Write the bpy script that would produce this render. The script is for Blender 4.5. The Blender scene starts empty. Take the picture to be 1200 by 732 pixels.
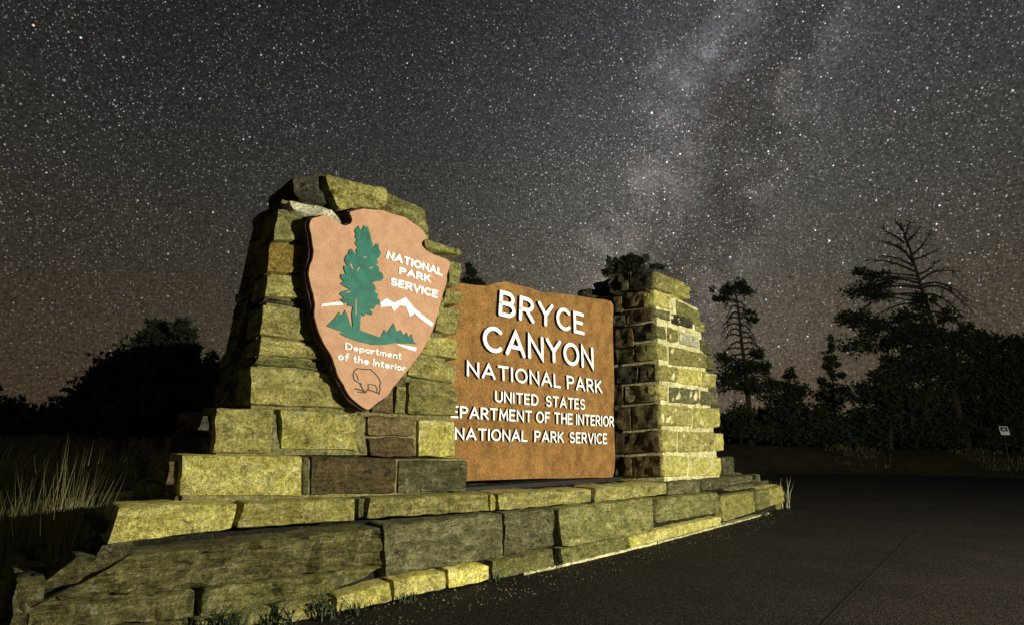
import bpy, math, random
from mathutils import Vector, noise, geometry
random.seed(7)
S = bpy.context.scene
COL = S.collection

# ------------------------------------------------------------------ camera
W0, H0 = 1200.0, 732.0
FPX, HOR, ROLL, CH = 650.0, 512.0, .03, 1.35
_a = math.atan(ROLL); _p = math.atan((HOR-366)*math.cos(_a)/FPX)
_F = Vector((0, math.cos(_p), math.sin(_p))); _U = Vector((0, -math.sin(_p), math.cos(_p))); _R = Vector((1, 0, 0))
CR = _R*math.cos(_a)+_U*math.sin(_a); CU = -_R*math.sin(_a)+_U*math.cos(_a); CF = _F
CC = Vector((0, 0, CH))
cam_d = bpy.data.cameras.new('camera'); cam = bpy.data.objects.new('camera', cam_d); COL.objects.link(cam)
cam_d.sensor_width = 36; cam_d.lens = FPX/W0*36; cam_d.clip_end = 2000; cam_d.clip_start = .05
from mathutils import Matrix
M = Matrix((CR, CU, -CF)).transposed().to_4x4(); M.translation = CC
cam.matrix_world = M
S.camera = cam
S.render.resolution_x, S.render.resolution_y = 1024, 624

# ------------------------------------------------------------------ colour management
S.view_settings.view_transform = 'Standard'; S.view_settings.look = 'None'
S.view_settings.exposure = 0; S.view_settings.gamma = 1

def ray(px, py): return CF*FPX + CR*(px-600) - CU*(py-366)
def at_z(px, py, z):
    r = ray(px, py); return CC + r*((z-CH)/r.z)
def at_plane(px, py, P, n):
    r = ray(px, py); return CC + r*((P-CC).dot(n)/r.dot(n))
def at_dist(px, py, d):
    r = ray(px, py); return CC + r*(d/math.hypot(r.x, r.y))

# ------------------------------------------------------------------ world: moonless night sky with the Milky Way
world = bpy.data.worlds.new('World'); S.world = world; world.use_nodes = True
def nodes_of(nt):
    N, L = nt.nodes, nt.links
    def n(t, **k):
        x = N.new(t)
        for a, b in k.items():
            if a == 'ins':
                for i, v in b.items(): x.inputs[i].default_value = v
            else: setattr(x, a, b)
        return x
    def m(op, a, b=None, c=None, clamp=False):
        x = N.new('ShaderNodeMath'); x.operation = op; x.use_clamp = clamp
        for i, v in enumerate((a, b, c)):
            if v is None: continue
            if isinstance(v, (int, float)): x.inputs[i].default_value = v
            else: L.new(v, x.inputs[i])
        return x.outputs[0]
    def ramp(fac, pts):
        x = N.new('ShaderNodeValToRGB'); L.new(fac, x.inputs[0])
        e = x.color_ramp.elements
        while len(e) < len(pts): e.new(.5)
        for i, (p, c) in enumerate(pts):
            e[i].position = p; e[i].color = (c if hasattr(c, '__len__') else (c, c, c))+(1,) if hasattr(c, '__len__') else (c, c, c, 1)
        return x.outputs[0]
    def mix(fac, a, b, bt='MIX'):
        x = N.new('ShaderNodeMix'); x.data_type = 'RGBA'; x.blend_type = bt
        for s, v in ((x.inputs[0], fac), (x.inputs[6], a), (x.inputs[7], b)):
            if isinstance(v, (int, float)): s.default_value = v
            elif isinstance(v, tuple): s.default_value = v+(1,)
            else: L.new(v, s)
        return x.outputs[2]
    return N, L, n, m, ramp, mix

def build_world():
    nt = world.node_tree; nt.nodes.clear()
    N, L, n, m, ramp, mix = nodes_of(nt)
    tc = n('ShaderNodeTexCoord'); D = tc.outputs['Generated']
    def dot(vec, v):
        x = n('ShaderNodeVectorMath', operation='DOT_PRODUCT'); L.new(vec, x.inputs[0]); x.inputs[1].default_value = v; return x.outputs['Value']
    sep = n('ShaderNodeSeparateXYZ'); L.new(D, sep.inputs[0])
    # base gradient: brownish near the horizon, cool grey above
    el = sep.outputs[2]
    base = ramp(el, [(0, (.098, .068, .038)), (.14, (.094, .073, .047)), (.40, (.060, .057, .050)), (.72, (.028, .031, .036))])
    # galactic band
    d1 = ray(893, -10).normalized(); d2 = ray(762, 300).normalized()
    nrm = d1.cross(d2).normalized()
    along = (d1-d1.dot(nrm)*nrm).normalized()
    nz = n('ShaderNodeTexNoise', ins={'Scale': 5.0, 'Detail': 6.0, 'Roughness': .6}); L.new(D, nz.inputs['Vector'])
    nz2 = n('ShaderNodeTexNoise', ins={'Scale': 13.0, 'Detail': 8.0, 'Roughness': .62}); L.new(D, nz2.inputs['Vector'])
    b = dot(D, tuple(nrm))
    if ray(600, 100).normalized().dot(nrm) > 0: b = m('MULTIPLY', b, -1.0)     # b < 0 left of the band
    bw = m('ADD', b, m('MULTIPLY', m('SUBTRACT', nz2.outputs[0], .5), .16))
    def bell(x, c, w):
        t = m('DIVIDE', m('SUBTRACT', x, c), w); return m('EXPONENT', m('MULTIPLY', m('MULTIPLY', t, t), -1.0))
    glow = bell(bw, 0.0, .26)
    core = bell(bw, -.030, .052)
    core2 = bell(bw, .118, .045)
    rift = bell(bw, .060, .050)
    riftn = m('MULTIPLY', rift, ramp(nz.outputs[0], [(.3, .55), (.62, 1.0)]))
    gl = mix(1.0, (.046, .042, .046), (1, 1, 1), 'MULTIPLY')
    c0 = mix(m('MULTIPLY', glow, .95), (0, 0, 0), (.022, .023, .023))
    c1 = mix(m('MULTIPLY', core, ramp(nz2.outputs[0], [(.36, .22), (.5, .62), (.64, 1.25)])), (0, 0, 0), (.150, .158, .180))
    warm = mix(m('MULTIPLY', bell(el, .33, .2), .75), (1, 1, 1), (1.08, .78, .58))
    c1 = mix(1.0, c1, warm, 'MULTIPLY')
    c2 = mix(m('MULTIPLY', core2, ramp(nz2.outputs[0], [(.40, .0), (.65, 1.0)])), (0, 0, 0), (.060, .050, .045))
    sm = mix(1.0, base, c0, 'ADD'); sm = mix(1.0, sm, c1, 'ADD'); sm = mix(1.0, sm, c2, 'ADD')
    sm = mix(m('MULTIPLY', riftn, .60), sm, (.034, .030, .025))
    dk = n('ShaderNodeTexNoise', ins={'Scale': 8.0, 'Detail': 9.0, 'Roughness': .7, 'Distortion': .8}); L.new(D, dk.inputs['Vector'])
    dust = m('MULTIPLY', bell(bw, .03, .13), ramp(dk.outputs[0], [(.47, 0.0), (.60, .72)]))
    sm = mix(dust, sm, (.040, .032, .027))
    # large uneven airglow: darker to the left and far right
    ag = n('ShaderNodeTexNoise', ins={'Scale': 1.3, 'Detail': 2.0}); L.new(D, ag.inputs['Vector'])
    dl = ramp(m('MULTIPLY_ADD', b, .5, .5), [(.12, .43), (.28, .60), (.44, 1.0), (.60, .92), (.8, .60)])
    sm = mix(1.0, sm, dl, 'MULTIPLY')
    sm = mix(1.0, sm, ramp(ag.outputs[0], [(.3, .86), (.7, 1.12)]), 'MULTIPLY')
    fine = n('ShaderNodeTexNoise', ins={'Scale': 260.0, 'Detail': 1.0}); L.new(D, fine.inputs['Vector'])
    sm = mix(1.0, sm, ramp(fine.outputs[0], [(.3, .62), (.7, 1.38)]), 'MULTIPLY')
    # stars: three sizes, points scattered over the sky
    tot = sm
    for sc, rad, amp, cut in ((330, .38, .75, .10), (190, .26, 1.1, .25), (110, .165, 2.2, .35), (55, .10, 3.6, .42), (22, .052, 6.0, .35)):
        v = n('ShaderNodeTexVoronoi', ins={'Scale': float(sc), 'Randomness': 1.0}); L.new(D, v.inputs['Vector'])
        sc_ = n('ShaderNodeSeparateColor'); L.new(v.outputs['Color'], sc_.inputs[0])
        pt = m('SUBTRACT', 1.0, m('DIVIDE', v.outputs['Distance'], rad), clamp=True)
        pt = m('POWER', pt, 1.3)
        mag = m('POWER', m('MULTIPLY', m('SUBTRACT', sc_.outputs[0], cut, clamp=True), 1/(1-cut)), 2.6)
        mag = m('MULTIPLY', mag, m('MULTIPLY', m('ADD', .62, m('MULTIPLY', glow, .85)), ramp(nz.outputs[0], [(.3, .6), (.65, 1.25)])))
        br = m('MULTIPLY', m('MULTIPLY', pt, mag), amp)
        # fewer stars close to the horizon
        br = m('MULTIPLY', br, ramp(el, [(0, .25), (.3, 1.0)]))
        colr = ramp(sc_.outputs[2], [(0, (1, .66, .40)), (.3, (1, .93, .82)), (.65, (.97, .98, 1)), (1, (.68, .82, 1))])
        st = mix(br, (0, 0, 0), colr)
        st = n('ShaderNodeVectorMath', operation='SCALE'); L.new(colr, st.inputs[0]); L.new(br, st.inputs['Scale'])
        tot = mix(1.0, tot, st.outputs[0], 'ADD')
    bg = n('ShaderNodeBackground'); L.new(tot, bg.inputs[0]); bg.inputs[1].default_value = 1.0
    out = n('ShaderNodeOutputWorld'); L.new(bg.outputs[0], out.inputs[0])
build_world()

# ------------------------------------------------------------------ the flood light that lights the monument (stands outside the frame, to the right)
ld = bpy.data.lights.new('flood_light', 'SPOT'); ld.energy = 10200; ld.color = (1.0, .95, .80)
ld.spot_size = math.radians(170); ld.spot_blend = .15; ld.shadow_soft_size = .05
lo = bpy.data.objects.new('flood_light', ld); COL.objects.link(lo)
LP = Vector((10.0, -.3, 2.9)); lo.location = LP
lo.rotation_euler = (Vector((1.2, 8.5, 1.5))-LP).to_track_quat('-Z', 'Y').to_euler()

# ------------------------------------------------------------------ materials
def new_mat(name):
    mt = bpy.data.materials.new(name); mt.use_nodes = True
    nt = mt.node_tree; b = nt.nodes['Principled BSDF']
    return mt, nt, b
def rock_mat(name, dark, mid, light, scale=1.0, strata=1.0, bump=.95, lichen=.5, moss=.2):
    mt, nt, bs = new_mat(name); N, L, n, m, ramp, mix = nodes_of(nt)
    tc = n('ShaderNodeTexCoord'); oi = n('ShaderNodeObjectInfo')
    off = n('ShaderNodeVectorMath', operation='MULTIPLY_ADD'); L.new(tc.outputs['Object'], off.inputs[0]); off.inputs[1].default_value = (1, 1, 1)
    cmb = n('ShaderNodeCombineXYZ')
    for i, k in enumerate((37., 11., 23.)): L.new(m('MULTIPLY', oi.outputs['Random'], k), cmb.inputs[i])
    L.new(cmb.outputs[0], off.inputs[2]); V = off.outputs[0]
    st = n('ShaderNodeVectorMath', operation='MULTIPLY'); L.new(V, st.inputs[0]); st.inputs[1].default_value = (1, 1, 3.2*strata+1)
    a = n('ShaderNodeTexNoise', ins={'Scale': 3.5*scale, 'Detail': 8.0, 'Roughness': .65, 'Distortion': .6}); L.new(st.outputs[0], a.inputs['Vector'])
    g = n('ShaderNodeTexNoise', ins={'Scale': 38.0*scale, 'Detail': 6.0, 'Roughness': .75}); L.new(V, g.inputs['Vector'])
    f = n('ShaderNodeTexNoise', ins={'Scale': 130.0, 'Detail': 3.0, 'Roughness': .8}); L.new(V, f.inputs['Vector'])
    c = ramp(a.outputs[0], [(.28, dark), (.5, mid), (.72, light)])
    c = mix(1.0, c, ramp(g.outputs[0], [(.30, .30), (.48, .9), (.66, 1.55)]), 'MULTIPLY')
    c = mix(1.0, c, ramp(f.outputs[0], [(.32, .45), (.62, 1.35)]), 'MULTIPLY')
    bl = n('ShaderNodeTexNoise', ins={'Scale': 10.0*scale, 'Detail': 5.0, 'Roughness': .7, 'Distortion': .4}); L.new(V, bl.inputs['Vector'])
    c = mix(1.0, c, ramp(bl.outputs[0], [(.31, .28), (.42, .85), (.55, 1.0), (.68, 1.45)]), 'MULTIPLY')
    tone = m('ADD', .62, m('MULTIPLY', oi.outputs['Random'], .75))
    sc = n('ShaderNodeVectorMath', operation='SCALE'); L.new(c, sc.inputs[0]); L.new(tone, sc.inputs['Scale']); c = sc.outputs[0]
    # lichen blotches, pale
    l = n('ShaderNodeTexNoise', ins={'Scale': 9.0*scale, 'Detail': 7.0, 'Roughness': .8}); L.new(V, l.inputs['Vector'])
    lf = ramp(l.outputs[0], [(.57, 0.0), (.62, 1.0)])
    c = mix(m('MULTIPLY', lf, lichen), c, (.52, .50, .33))
    k = n('ShaderNodeTexNoise', ins={'Scale': 6.0*scale, 'Detail': 8.0, 'Roughness': .8}); L.new(st.outputs[0], k.inputs['Vector'])
    kf = ramp(k.outputs[0], [(.30, 1.0), (.43, 0.0)])
    c = mix(m('MULTIPLY', kf, .55), c, (.035, .035, .022))
    mo = ramp(l.outputs[0], [(.32, 1.0), (.44, 0.0)])
    c = mix(m('MULTIPLY', mo, moss), c, (.10, .14, .035))
    L.new(c, bs.inputs['Base Color']); bs.inputs['Roughness'].default_value = .92; bs.inputs['Specular IOR Level'].default_value = .15
    cv = n('ShaderNodeTexVoronoi', feature='DISTANCE_TO_EDGE', ins={'Scale': 5.0*scale}); wv = n('ShaderNodeVectorMath', operation='MULTIPLY_ADD'); L.new(g.outputs[1], wv.inputs[0]); wv.inputs[1].default_value = (.12, .12, .12); L.new(st.outputs[0], wv.inputs[2]); L.new(wv.outputs[0], cv.inputs['Vector'])
    crack = ramp(cv.outputs[0], [(0, 0.0), (.035, 1.0)])
    h = m('ADD', m('MULTIPLY', a.outputs[0], 1.6), m('ADD', m('MULTIPLY', g.outputs[0], .6), m('MULTIPLY', f.outputs[0], .22)))
    h = m('ADD', h, m('MULTIPLY', bl.outputs[0], .8))
    h = m('ADD', h, m('MULTIPLY', m('MULTIPLY', crack, a.outputs[0]), .14))
    bp = n('ShaderNodeBump', ins={'Strength': bump, 'Distance': .06}); L.new(h, bp.inputs['Height']); L.new(bp.outputs[0], bs.inputs['Normal'])
    return mt
def plain_mat(name, c1, c2, scale=8., bump=.2, rough=.8, dist=.01, fine=90., ctr=(.35, .65), spec=.3, fc=(.8, 1.15)):
    mt, nt, bs = new_mat(name); N, L, n, m, ramp, mix = nodes_of(nt)
    tc = n('ShaderNodeTexCoord')
    a = n('ShaderNodeTexNoise', ins={'Scale': scale, 'Detail': 6.0, 'Roughness': .65}); L.new(tc.outputs['Object'], a.inputs['Vector'])
    f = n('ShaderNodeTexNoise', ins={'Scale': fine, 'Detail': 3.0, 'Roughness': .7}); L.new(tc.outputs['Object'], f.inputs['Vector'])
    c = ramp(a.outputs[0], [(ctr[0], c1), (ctr[1], c2)])
    c = mix(1.0, c, ramp(f.outputs[0], [(.3, fc[0]), (.7, fc[1])]), 'MULTIPLY')
    L.new(c, bs.inputs['Base Color']); bs.inputs['Roughness'].default_value = rough; bs.inputs['Specular IOR Level'].default_value = spec
    bp = n('ShaderNodeBump', ins={'Strength': bump, 'Distance': dist}); L.new(m('ADD', a.outputs[0], f.outputs[0]), bp.inputs['Height']); L.new(bp.outputs[0], bs.inputs['Normal'])
    return mt

MAT = {}
MAT['olive'] = rock_mat('olive_sandstone', (.16, .145, .04), (.38, .345, .10), (.60, .55, .20))
MAT['yellow'] = rock_mat('yellow_sandstone', (.32, .285, .065), (.56, .51, .13), (.72, .67, .25), lichen=.5, moss=.05, strata=.4)
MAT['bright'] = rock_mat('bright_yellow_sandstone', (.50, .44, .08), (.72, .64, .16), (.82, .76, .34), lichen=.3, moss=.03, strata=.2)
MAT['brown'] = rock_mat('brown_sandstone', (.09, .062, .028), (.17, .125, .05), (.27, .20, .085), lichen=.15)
MAT['rust'] = rock_mat('rusty_sandstone', (.20, .15, .035), (.34, .24, .05), (.40, .32, .12), lichen=.2, strata=.4)
MAT['grey'] = rock_mat('grey_sandstone', (.075, .072, .034), (.165, .155, .068), (.32, .30, .14), lichen=.45, moss=.25)
MAT['mossy'] = rock_mat('mossy_sandstone', (.10, .10, .03), (.225, .215, .065), (.42, .40, .15), lichen=.6, moss=.35)
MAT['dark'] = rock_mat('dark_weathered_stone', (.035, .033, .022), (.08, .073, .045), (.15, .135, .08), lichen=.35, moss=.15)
MAT['white'] = rock_mat('pale_limestone', (.42, .40, .22), (.62, .60, .38), (.78, .76, .55), lichen=.2, moss=0, strata=.2)
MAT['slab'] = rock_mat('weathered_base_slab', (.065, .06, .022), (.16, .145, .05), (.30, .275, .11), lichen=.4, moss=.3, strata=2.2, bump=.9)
MAT['mortar'] = rock_mat('mortar', (.08, .075, .03), (.14, .13, .05), (.21, .195, .08), strata=0, lichen=.15, moss=.1, bump=.5)
MAT['palemortar'] = rock_mat('pale_mortar', (.38, .36, .16), (.54, .51, .25), (.68, .65, .36), strata=0, lichen=.1, moss=0, bump=.4)
MAT['shademortar'] = rock_mat('joint_shade', (.008, .008, .005), (.014, .013, .008), (.025, .023, .014), strata=0, lichen=.1, moss=.1, bump=.4)  # near-black mortar, its colour put in for the shade between courses
MAT['board'] = plain_mat('brown_sign_board', (.15, .074, .018), (.34, .178, .048), scale=5, fine=42, bump=1., dist=.02, fc=(.5, 1.4), ctr=(.3, .7), rough=.85)
MAT['arrow'] = plain_mat('salmon_emblem_face', (.40, .225, .125), (.50, .29, .165), scale=9, fc=(.7, 1.2), fine=110, bump=.35, dist=.006, rough=.8)
MAT['arrowedge'] = plain_mat('shaded_emblem_edge', (.016, .009, .006), (.05, .026, .014), scale=14, bump=.5)  # brown edge darkened to carry the emblem's shadow
MAT['paint'] = plain_mat('white_sign_paint', (.84, .84, .80), (.90, .90, .86), bump=.05, rough=.5)
MAT['green'] = plain_mat('green_emblem_paint', (.003, .085, .055), (.010, .15, .10), scale=12, bump=.1, rough=.6)
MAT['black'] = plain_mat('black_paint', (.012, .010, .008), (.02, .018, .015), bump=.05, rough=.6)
MAT['bark'] = plain_mat('pine_bark', (.035, .026, .018), (.085, .065, .045), scale=6, bump=.8, dist=.05, fine=30)
MAT['dead'] = plain_mat('dead_wood', (.04, .034, .028), (.08, .07, .055), scale=6, bump=.5)
MAT['leaf'] = plain_mat('pine_needles', (.018, .030, .011), (.042, .060, .022), scale=1.5, bump=0, fine=6, rough=.8)
MAT['leaf2'] = plain_mat('juniper_foliage', (.018, .030, .013), (.038, .054, .023), scale=1.2, bump=0, fine=5, rough=.8)
MAT['straw'] = plain_mat('dry_grass', (.12, .12, .035), (.34, .31, .13), scale=2, bump=0, fine=8, rough=.8)
MAT['palestraw'] = plain_mat('pale_dry_grass', (.30, .30, .14), (.55, .52, .30), scale=2, bump=0, fine=8, rough=.8)
MAT['vergegrass'] = plain_mat('sparse_dry_grass', (.07, .07, .025), (.16, .155, .06), scale=2, bump=0, fine=8, rough=.8)
MAT['weed'] = plain_mat('dark_green_weed', (.012, .022, .008), (.035, .055, .018), scale=5, bump=0, fine=9, rough=.7)
MAT['metal'] = plain_mat('sign_post_metal', (.12, .12, .11), (.2, .2, .19), rough=.6)

# ------------------------------------------------------------------ object helpers
def tag(o, label=None, cat=None, group=None, kind=None):
    if label: o['label'] = label
    if cat: o['category'] = cat
    if group: o['group'] = group
    if kind: o['kind'] = kind
    return o
def empty(name, loc, label, cat, group=None):
    o = bpy.data.objects.new(name, None); COL.objects.link(o); o.location = loc; o.empty_display_size = .2
    return tag(o, label, cat, group)
def mesh_obj(name, vs, fs, mat, parent=None, smooth=False, org=None):
    me = bpy.data.meshes.new(name)
    o0 = Vector(org) if org is not None else Vector((0, 0, 0))
    p = parent; acc = Vector((0, 0, 0))
    while p is not None: acc = acc + p.location; p = p.parent
    me.from_pydata([tuple(Vector(v)-acc-o0) for v in vs], [], fs); me.update()
    mats = mat if isinstance(mat, list) else [mat]
    for mm in mats: me.materials.append(MAT[mm] if isinstance(mm, str) else mm)
    if smooth: me.polygons.foreach_set('use_smooth', [True]*len(me.polygons))
    o = bpy.data.objects.new(name, me); COL.objects.link(o)
    o.location = o0
    if parent is not None: o.parent = parent
    return o
def centre(pts):
    c = Vector((0, 0, 0))
    for p in pts: c += Vector(p)
    return c/len(pts)

def fbm(p, sc, oct=4): return noise.fractal(p*sc, .9, 2.1, oct)

def stone(q, nrm, depth, mat, parent, proud=.03, amp=.012, rnd=.022, wob=.010, strata=0., name='stone', label=None, cell=.045):
    """a rough hewn stone: q = four world corners TL TR BR BL of its face, nrm = the way it faces"""
    TL, TR, BR, BL = [Vector(v) for v in q]; nrm = Vector(nrm).normalized()
    w = ((TR-TL).length+(BR-BL).length)/2; h = ((TL-BL).length+(TR-BR).length)/2
    nu = max(6, min(44, int(w/cell))); nv = max(5, min(20, int(h/cell)))
    U = (TR-TL).normalized(); V = (TL-BL).normalized()
    seed = Vector((random.uniform(0, 90), random.uniform(0, 90), random.uniform(0, 90)))
    vs = []; idx = {}
    ea, eb = min(.12, .009/w), min(.12, .009/h)
    tilt_u, tilt_v = random.uniform(-.25, .25)*proud, random.uniform(-.25, .25)*proud
    def edge_t(i, n):    # denser near the edges
        t = i/n; return t
    for j in range(nv+1):
        for i in range(nu+1):
            u = 0. if i == 0 else 1. if i == nu else ea+(1-2*ea)*(i-1)/(nu-2)
            v = 0. if j == 0 else 1. if j == nv else eb+(1-2*eb)*(j-1)/(nv-2)
            # concentrate rows at the rim
            u_ = u + .35*math.sin(2*math.pi*u)/(2*math.pi)*-1 if 0 else u
            P = (BL.lerp(BR, u)).lerp(TL.lerp(TR, u), v)
            du = min(u, 1-u)*w; dv = min(v, 1-v)*h
            # round the corners of the outline
            cr = min(rnd*1.1, w*.3, h*.3)
            if du < cr and dv < cr:
                a, b = cr-du, cr-dv; l = math.hypot(a, b)
                if l > cr:
                    k = (l-cr)/l
                    P += U*(a*k*(1 if u < .5 else -1)) + V*(b*k*(1 if v < .5 else -1))
            r = min(rnd*.75, w*.33, h*.33)
            d = min(du, dv)
            t = min(1, d/r); prof = math.sqrt(max(0, 1-(1-t)**2))
            N1 = noise.noise_vector((P+seed)*7.0)
            P = P + U*(N1.x*wob) + V*(N1.y*wob)
            Q = P+seed
            f = fbm(Q, 5.0, 5)*amp + (abs(noise.noise(Q*9))-.25)*amp*1.1 + fbm(Q, 26., 3)*amp*.45
            f += amp*.9*(noise.cell(Q*7+N1*.5)-.5)*min(1, t*1.2)
            if strata:
                z = Q.z + noise.noise(Q*1.7)*.05
                f += (abs(noise.noise(Vector((Q.x*.8, Q.y*.8, z*17))))-.25)*strata
            out = proud*prof + f*(.35+.65*t) + (tilt_u*(u-.5)+tilt_v*(v-.5))*2
            vs.append(P + nrm*out)
            idx[i, j] = len(vs)-1
    fs = [(idx[i, j], idx[i+1, j], idx[i+1, j+1], idx[i, j+1]) for j in range(nv) for i in range(nu)]
    ring = [(i, 0) for i in range(nu)] + [(nu, j) for j in range(nv)] + [(i, nv) for i in range(nu, 0, -1)] + [(0, j) for j in range(nv, 0, -1)]
    base = len(vs)
    for k in ring: vs.append(vs[idx[k]] - nrm*depth)
    n = len(ring)
    for k in range(n): fs.append((idx[ring[k]], base+k, base+(k+1) % n, idx[ring[(k+1) % n]]))
    fs.append(tuple(base+k for k in range(n-1, -1, -1)))
    c = centre(q)
    p = parent; acc = Vector((0, 0, 0))
    while p is not None: acc += p.location; p = p.parent
    o = mesh_obj(name, vs, fs, mat, parent, smooth=True, org=None)
    o.data.set_sharp_from_angle(angle=math.radians(38))
    if label: o['label'] = label
    return o

def prism(poly_front, nrm, depth, name, mat, parent, edge_mat=None, bevel=0):
    """closed outline (world points, front face) given thickness behind it"""
    n = len(poly_front); nrm = Vector(nrm).normalized()
    vs = [Vector(p) for p in poly_front] + [Vector(p)-nrm*depth for p in poly_front]
    tri = geometry.tessellate_polygon([vs[:n]])
    fs = []; mi = []
    for t in tri:
        a, b, c = t
        nn = (vs[b]-vs[a]).cross(vs[c]-vs[a])
        if nn.dot(nrm) < 0: t = (a, c, b)
        fs.append(tuple(t)); mi.append(0)
        fs.append(tuple(n+k for k in reversed(t))); mi.append(1)
    # orientation
    area = sum(((vs[i].cross(vs[(i+1) % n])) for i in range(n)), Vector((0, 0, 0))).dot(nrm)
    for i in range(n):
        j = (i+1) % n
        fs.append((i, n+i, n+j, j) if area > 0 else (i, j, n+j, n+i)); mi.append(1)
    o = mesh_obj(name, vs, fs, [mat, edge_mat or mat], parent)
    for p, k in zip(o.data.polygons, mi): p.material_index = k
    return o

# ------------------------------------------------------------------ the ground line of the monument (a gently bending wall)
G = [at_z(x, y, 0) for x, y in ((400, 715), (647, 664), (765, 636), (918, 596))]
d0 = (G[1]-G[0]).normalized()
SEG = []
for i in range(3):
    a, b = G[i].copy(), G[i+1].copy(); d = (b-a).normalized(); SEG.append((a, d, (b-a).length))
def wall_at(px, py, setb=0.):
    """point of the monument's front, seen at a pixel of the photo; setb = metres behind the foot of the wall"""
    for i, (a, d, l) in enumerate(SEG):
        n = Vector((d.y, -d.x, 0)); P = at_plane(px, py, a-n*setb, n); s = (P-a).dot(d)
        if (i == 0 or s >= -1e-4) and (i == 2 or s <= l+ .02): return P, n
    return P, n
U0 = SEG[0][1]; N0 = Vector((U0.y, -U0.x, 0)); U2 = SEG[2][1]; N2 = Vector((U2.y, -U2.x, 0))
UP = Vector((0, 0, 1))

# ------------------------------------------------------------------ ground
def bank_y(x): return 21.5+.49*min(x, 18)+.1*max(0, x-18)
def build_ground():
    def hgt(x, y):
        far = max(0., min(1., (y-bank_y(x))/5.)); far = far*far*(3-2*far)
        h = 1.35*far if x > 2 else 0
        lf = max(0., min(1., (-x-3.2)/2.5)) * max(0, min(1, (y-2.5)/2.5))
        h = max(h, .55*lf)
        h = max(h, .55*lf)
        return h + (.05*noise.noise(Vector((x*.3, y*.3, 0))) if h > .1 else 0)
    xs = [-400, -200, -100, -60] + [-40+i*2 for i in range(0, 15)] + [-10+i*.5 for i in range(0, 30)] + [5+i*1.5 for i in range(40)] + [70, 100, 200, 400]
    ys = [-60, -20, -8] + [-4+i*1. for i in range(0, 30)] + [26+i*1. for i in range(34)] + [70, 100, 200, 400, 700]
    vs = [Vector((x, y, hgt(x, y)-.004 if hgt(x, y) > 0.02 else -.004)) for y in ys for x in xs]; nx = len(xs)
    fs = [(j*nx+i, j*nx+i+1, (j+1)*nx+i+1, (j+1)*nx+i) for j in range(len(ys)-1) for i in range(nx-1)]
    mt, nt, bs = new_mat('dry_soil'); N, L, n, m, ramp, mix = nodes_of(nt)
    tc = n('ShaderNodeTexCoord')
    a = n('ShaderNodeTexNoise', ins={'Scale': .8, 'Detail': 8.0, 'Roughness': .7}); L.new(tc.outputs['Object'], a.inputs['Vector'])
    f = n('ShaderNodeTexNoise', ins={'Scale': 25., 'Detail': 4.0, 'Roughness': .7}); L.new(tc.outputs['Object'], f.inputs['Vector'])
    c = ramp(a.outputs[0], [(.35, (.035, .033, .016)), (.6, (.075, .062, .032)), (.75, (.12, .115, .05))])
    c = mix(1., c, ramp(f.outputs[0], [(.3, .6), (.7, 1.3)]), 'MULTIPLY')
    L.new(c, bs.inputs['Base Color']); bs.inputs['Roughness'].default_value = 1; bs.inputs['Specular IOR Level'].default_value = .1
    bp = n('ShaderNodeBump', ins={'Strength': .8, 'Distance': .1}); L.new(m('ADD', a.outputs[0], f.outputs[0]), bp.inputs['Height']); L.new(bp.outputs[0], bs.inputs['Normal'])
    tag(mesh_obj('ground', vs, fs, mt, smooth=True), kind='structure')
    return hgt
HG = build_ground()
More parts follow.
